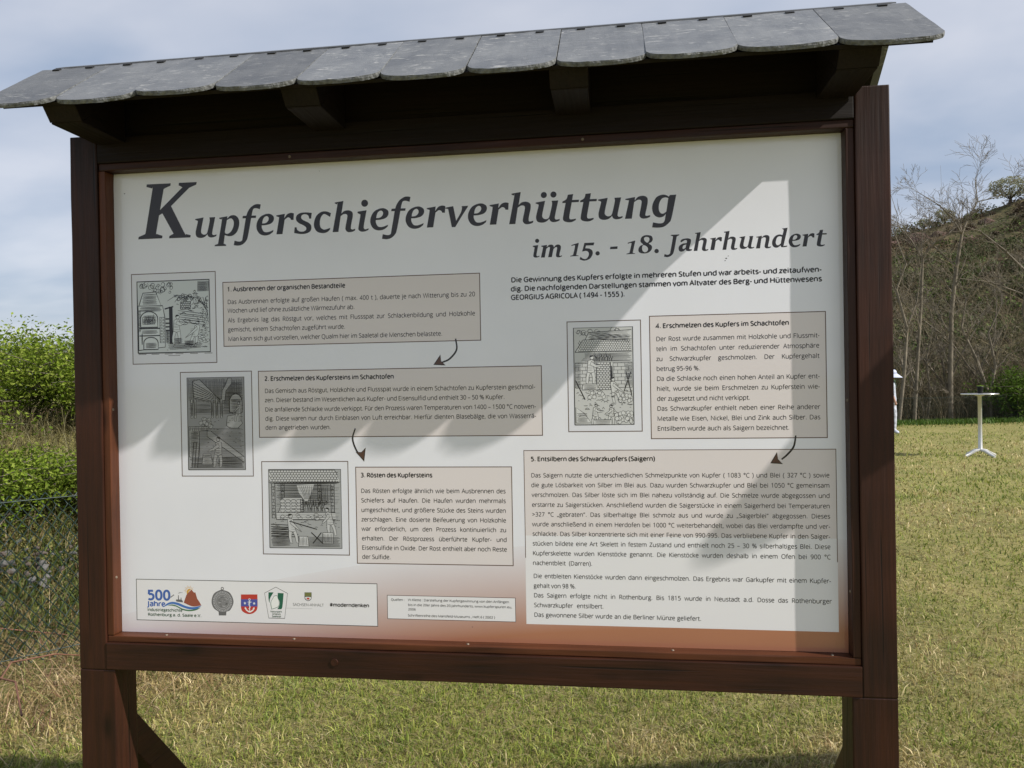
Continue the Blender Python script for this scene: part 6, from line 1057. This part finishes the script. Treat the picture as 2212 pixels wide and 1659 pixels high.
def leaf_mass(name, spots, label, seed, cols, size, mat=scrub_m, per=90):
    r = np.random.default_rng(seed); Cs, Ks = [], []
    for (x_, y_, z_, s, ci) in spots:
        n = per; v = r.normal(0, 1, (n, 3)); v /= np.linalg.norm(v, axis=1)[:, None]; v *= r.uniform(.35, 1, n)[:, None]**.5; C = np.array([x_, y_, z_+s*0.25])+v*np.array([s, s, s*0.62]); Cs.append(C); Ks.append(np.tile(cols[ci], (n, 1))*r.uniform(.6, 1.3, n)[:, None])
    C = np.concatenate(Cs); K = np.concatenate(Ks); return tag(link(name, leaves_mesh(name, C, size, K, 0.3, seed), mat), label, name.replace('_', ' '), kind='stuff')
SC = np.array([[1.0, 1.12, 1.0]])*np.array([(0.085, 0.075, 0.043), (0.065, 0.080, 0.030), (0.105, 0.070, 0.050), (0.10, 0.12, 0.038), (0.15, 0.12, 0.085), (0.10, 0.13, 0.032)])
rs = random.Random(12); spots = []
for _ in range(2300):
    y_ = rs.uniform(26, 73); x_ = rs.uniform(0.12*y_, 0.66*y_+4) if rs.random() < .8 else rs.uniform(-30, 60)
    s = rs.uniform(.35, 1.0)*(0.6+y_/90); ci = rs.choices(range(6), (4, 4, 2.5, 2.5, 1.6, 1.8))[0]
    if y_ > 62 and x_ < 40 and rs.random() < .75: ci = 2; s *= .5
    spots.append((x_, y_, hill_z(x_, y_), s, ci))
leaf_mass('hillside_scrub', spots, 'brown and olive scrub covering the hillside', 7, SC, 0.20, per=95)
twig_mass('hillside_twigs', 5000, (3, 34), (27, 58), 1.5, 9, BRN*np.array([[1.0, .98, .95]]), 'bare pale branches standing up out of the hillside scrub', (0.008, 0.02), fz=hill_z)
# green shrubs at the right edge and low green patches
for i, (x_, y_, rx, h_, lb, gc) in enumerate([(12.3, 22.9, 1.1, 1.35, 'dense dark green shrub behind the fence at the right edge', 0.75), (14.0, 23.4, 1.2, 1.4, 'dark green shrub behind the fence beyond the right edge', .7), (8.35, 23.4, .8, .95, 'dark green shrub behind the fence beside the right post', .55), (10.1, 28.5, 1.0, 1.0, 'small bright green bush low on the hillside', .9), (7.8, 31, 1.8, 2.2, 'light green bush on the slope left of the bare trees', .95)]):
    bush((x_, y_, 0 if y_ < 25 else hill_z(x_, y_)), rx, rx*.8, h_, 9000, lb, 200+i, leafcol=LEAF*gc*np.array([[.62, .8, .8]]), size=0.075, name='green_shrub', cat='shrub', nst=18)
n = 9000; t = rng.uniform(0, 1, n); x = 4.6+t*14; y = np.interp(x, FX, FY)-rng.gamma(2, .16, n)+.1
blades('fence_grass', x, y, np.zeros(n), rng.uniform(.08, .22, n), rng.uniform(.012, .025, n), rng.uniform(.1, .8, n), GREEN[rng.integers(0, 4, n)]*np.array([[.8, 1.15, .7]])*rng.uniform(.7, 1.2, n)[:, None], grass_m, label='strip of taller green grass along the far fence', cat='grass', kind='stuff')
# crest trees and red rock
def crest_tree(x_, y_, w, h, lb, seed, den=2600):
    z_ = hill_z(x_, y_)-.1; root = tag(empty('crest_tree', (x_, y_, z_)), lb, 'tree', 'small trees on the hill crest'); r = np.random.default_rng(seed)
    P = [([(0, 0, -.3), (.05, 0, h*.3), (w*.1, 0, h*.62)], [.11, .08, .04])]
    for k in range(7): a_ = r.uniform(0, 6.28); P.append(([(.05, 0, h*.25), (math.cos(a_)*w*.22, math.sin(a_)*w*.2, h*.5), (math.cos(a_)*w*.42, math.sin(a_)*w*.35, h*.75)], [.05, .03, .012]))
    tubes('trunk', P, bark_d, root, 5); v = r.normal(0, 1, (den, 3)); v /= np.linalg.norm(v, axis=1)[:, None]; v *= (r.uniform(.2, 1, den)**.4)[:, None]
    v *= (1+.28*nz2(v[:, 0]*4, v[:, 1]*3+v[:, 2]*5, 1.3, seed))[:, None]; C = v*np.array([w*.5, w*.45, h*.36])+np.array([w*.04, 0, h*.66]); link('crown', leaves_mesh('crown', C, .17, np.tile([.30, .30, .19], (den, 1))*r.uniform(.6, 1.3, den)[:, None], .4, seed), leaf_m, root)
crest_tree(34.2, 69.5, 3.6, 2.5, 'round olive tree on the hill crest, largest of the crest trees', 401, 2400); crest_tree(28.9, 69.5, 1.7, 1.5, 'small pale tree on the crest left of the tall bare tree', 402, 700); crest_tree(27.5, 70.2, 1.3, 1.0, 'faint tiny tree leftmost on the hill crest', 403, 380); crest_tree(37.8, 68, 2.6, 1.7, 'olive tree on the crest at the right edge', 404, 2000)
rk_m = mat_plain('red_rock', (0.085, 0.048, 0.038), 0.95, var=0.45, scale=0.9, bump=1.0); rk = tag(empty('rock_outcrop', (27.0, 66.5, 0)), 'reddish brown rock outcrop just below the hill crest', 'rock')
for i, (dx, dy, s) in enumerate([(-1.5, 0, 1.1), (.6, .5, .8), (2.6, .3, .9), (4.4, .8, .7), (-3.2, .2, .8), (1.8, -1.6, .8)]):
    bm = bmesh.new(); bmesh.ops.create_icosphere(bm, subdivisions=3, radius=s)
    for v in bm.verts: nn = noise.noise_vector(v.co*1.1+Vector((i*5, 0, 0))); v.co += nn*s*.55; v.co.z *= .55; v.co.y *= .7
    o = link('rock', bm_mesh('rock', bm), rk_m, rk); o.location = (dx, dy, hill_z(27+dx, 66.5+dy)-s*.12)

# ================================================================ TABLE, POT, PERSON
alu = mat_plain('brushed_aluminium', (0.62, 0.62, 0.60), 0.38, 0.55, var=0.08, scale=30); topm = mat_plain('grey_table_top', (0.22, 0.215, 0.20), 0.35, 0.3, var=0.15, scale=20); rim = mat_plain('polished_rim', (0.7, 0.7, 0.7), 0.25, 0.9)
TX, TY = 6.722, 12.411; TZ = lawn_z(TX, TY); tb = tag(empty('bar_table', (TX, TY, TZ), 0.35), 'round grey standing table with a white metal column on the lawn', 'table')
def lathe(name, prof, mat, parent, seg=32, loc=(0, 0, 0)):
    bm = bmesh.new(); rings = [[bm.verts.new((r_*math.cos(2*math.pi*i/seg), r_*math.sin(2*math.pi*i/seg), z_)) for i in range(seg)] for r_, z_ in prof]
    for a_, b_ in zip(rings[:-1], rings[1:]):
        for i in range(seg): bm.faces.new((a_[i], a_[(i+1) % seg], b_[(i+1) % seg], b_[i]))
    bm.faces.new(rings[0][::-1]); bm.faces.new(rings[-1]); o = link(name, bm_mesh(name, bm, True), mat, parent); o.location = loc; return o
lathe('tabletop', [(.05, 1.075), (.28, 1.078), (.292, 1.082), (.292, 1.098), (.285, 1.101)], topm, tb); lathe('rim', [(.2925, 1.080), (.297, 1.083), (.297, 1.098), (.2925, 1.1005)], rim, tb)
lathe('column', [(.05, .09), (.034, .11), (.032, .5), (.030, 1.05), (.08, 1.07), (.08, 1.0755)], alu, tb, 20)
for k in range(4):
    a_ = k*math.pi/2; bm = bmesh.new(); P = [(.02, .125, .045), (.12, .105, .036), (.22, .055, .028), (.31, .018, .022)]; rr_ = []
    for d_, z_, w_ in P: rr_.append([bm.verts.new((d_, s_*w_, z_+q_)) for s_, q_ in ((-1, 0), (-.6, .012), (.6, .012), (1, 0), (1, -.022), (-1, -.022))])
    for a2, b2 in zip(rr_[:-1], rr_[1:]):
        for i in range(6): bm.faces.new((a2[i], a2[(i+1) % 6], b2[(i+1) % 6], b2[i]))
    bm.faces.new(rr_[0][::-1]); bm.faces.new(rr_[-1]); o = link('foot', bm_mesh('foot', bm), alu, tb); o.rotation_euler = (0, 0, a_)
pot = tag(empty('flower_pot', (TX+.012, TY, TZ+1.1012)), 'small black plant pot standing on the round table', 'plant pot')
lathe('pot', [(.036, 0), (.038, .002), (.050, .105), (.055, .106), (.055, .122), (.048, .122), (.046, .10), (.01, .10)], mat_plain('black_plastic_pot', (.012, .014, .014), .5), pot, 20)
r_ = np.random.default_rng(3); C = np.column_stack([r_.normal(0, .02, 90), r_.normal(0, .02, 90), .118+r_.uniform(0, .022, 90)]); link('seedlings', leaves_mesh('seedlings', C, .022, np.tile([.20, .30, .05], (90, 1))*r_.uniform(.7, 1.2, 90)[:, None], .5, 2), leaf_m, pot)
# person half hidden behind the right post, walking to the right
def person(loc, rz):
    root = tag(empty('person', loc, rz), 'person in a white sun hat and pale striped clothes, half hidden behind the right post', 'person')
    J = {'pelvis': (0, 0, .86, .125), 'waist': (0, 0, .98, .115), 'chest': (.01, 0, 1.16, .135), 'neck': (.015, 0, 1.295, .048), 'head1': (.03, 0, 1.36, .062), 'head2': (.035, 0, 1.43, .083), 'head3': (.03, 0, 1.49, .062),
         'shL': (0, .155, 1.235, .052), 'elL': (-.06, .20, 1.00, .038), 'wrL': (.04, .21, .80, .026), 'haL': (.07, .21, .74, .024), 'shR': (0, -.155, 1.235, .052), 'elR': (-.03, -.21, 1.0, .038), 'wrR': (.05, -.20, .81, .026), 'haR': (.07, -.20, .75, .024),
         'hiL': (0, .085, .80, .088), 'knL': (-.05, .09, .46, .055), 'anL': (-.16, .09, .10, .036), 'toL': (-.05, .095, .035, .03), 'hiR': (0, -.085, .80, .088), 'knR': (.05, -.09, .46, .055), 'anR': (.04, -.09, .09, .036), 'toR': (.15, -.095, .03, .03)}
    for sfx, hx_, hy_, hz_, sg in (('L', .07, .21, .74, 1), ('R', .07, -.20, .75, -1)):
        for q in range(4): J['f%d%s' % (q, sfx)] = (hx_+.012*(q-1.5), hy_+sg*.004, hz_-.055+.006*abs(q-1), .0085)
        J['th'+sfx] = (hx_+.03, hy_-sg*.02, hz_-.015, .009)
    Ed = [('pelvis', 'waist'), ('waist', 'chest'), ('chest', 'neck'), ('neck', 'head1'), ('head1', 'head2'), ('head2', 'head3')]
    for s in 'LR': Ed += [('chest', 'sh'+s), ('sh'+s, 'el'+s), ('el'+s, 'wr'+s), ('wr'+s, 'ha'+s), ('pelvis', 'hi'+s), ('hi'+s, 'kn'+s), ('kn'+s, 'an'+s), ('an'+s, 'to'+s), ('ha'+s, 'th'+s)]+[('ha'+s, 'f%d%s' % (q, s)) for q in range(4)]
    K = list(J); me = bpy.data.meshes.new('b'); me.from_pydata([J[k][:3] for k in K], [(K.index(a_), K.index(b_)) for a_, b_ in Ed], []); me.update(); o = bpy.data.objects.new('b', me); COL.objects.link(o)
    sk = o.modifiers.new('s', 'SKIN'); sk.use_smooth_shade = True; o.modifiers.new('u', 'SUBSURF').levels = 1
    for i, k in enumerate(K): me.skin_vertices[0].data[i].radius = (J[k][3],)*2; me.skin_vertices[0].data[i].use_root = (k == 'pelvis')
    dg = bpy.context.evaluated_depsgraph_get(); bme = bpy.data.meshes.new_from_object(o.evaluated_get(dg)); bpy.data.objects.remove(o)
    skin = mat_plain('skin', (.45, .26, .19), .55, var=.08)
    bme.materials.clear(); body = link('body', bme, skin, root)
    def cloth(name, keep, mat, puff):
        bm = bmesh.new(); bm.from_mesh(bme); bm.normal_update()
        for v in bm.verts: v.co += v.normal*(puff+.006*noise.noise(v.co*14))
        bmesh.ops.delete(bm, geom=[f for f in bm.faces if not keep(f.calc_center_median())], context='FACES'); return link(name, bm_mesh(name, bm, True), mat, root)
    pale = mat_plain('pale_blue_cotton', (.46, .50, .58), .85, var=.25, scale=25); trs = mat_plain('pale_striped_trousers', (.50, .52, .60), .85, var=.35, scale=18); gr = mat_plain('green_scarf_cloth', (.36, .55, .42), .85, var=.2, scale=20); wh = mat_plain('white_cotton', (.50, .54, .68), .8, var=.08, scale=10)
    cloth('shirt', lambda c: (.87 < c.z < 1.30 and abs(c.y) < .17) or (abs(c.y) >= .14 and c.z > .97), pale, .016); cloth('trousers', lambda c: .11 < c.z <= .90 and abs(c.y) < .165, trs, .018); cloth('scarf', lambda c: 1.18 < c.z < 1.32 and abs(c.y) < .13, gr, .034)
    cloth('shoe', lambda c: c.z <= .10, wh, .012)
    lathe('hat', [(.235, 1.365), (.22, 1.378), (.105, 1.468), (.098, 1.52), (.07, 1.555), (.02, 1.562)], wh, root, 24, (.035, 0, 0)); lathe('hat_band', [(.1075, 1.466), (.1045, 1.49)], mat_plain('blue_grey_band', (.30, .33, .45), .8), root, 24, (.035, 0, 0))
    bm = bmesh.new()
    for v in ((.108, -.012, 1.40), (.108, .012, 1.40), (.138, 0, 1.405), (.105, 0, 1.445)): bm.verts.new(v)
    vv = list(bm.verts); [bm.faces.new([vv[i] for i in f]) for f in ((0, 1, 2), (0, 2, 3), (1, 3, 2), (0, 3, 1))]; link('nose', bm_mesh('nose', bm), skin, root)
    for s in (-1, 1):
        bm = bmesh.new(); bmesh.ops.create_uvsphere(bm, u_segments=8, v_segments=6, radius=.009); e_ = link('eye', bm_mesh('eye', bm, True), dark_m, root); e_.location = (.105, s*.03, 1.435)
        bm = bmesh.new(); bmesh.ops.create_uvsphere(bm, u_segments=8, v_segments=6, radius=.02); e_ = link('ear', bm_mesh('ear', bm, True), skin, root); e_.location = (.03, s*.083, 1.42); e_.scale = (.8, .4, 1.2)
    bm = bmesh.new(); box(bm, .106, .112, -.02, .02, 1.372, 1.378); link('mouth', bm_mesh('mouth', bm), mat_plain('lips', (.30, .10, .09), .5), root)
person((7.00, 17.66, lawn_z(7.03, 17.66)), R_(-8))
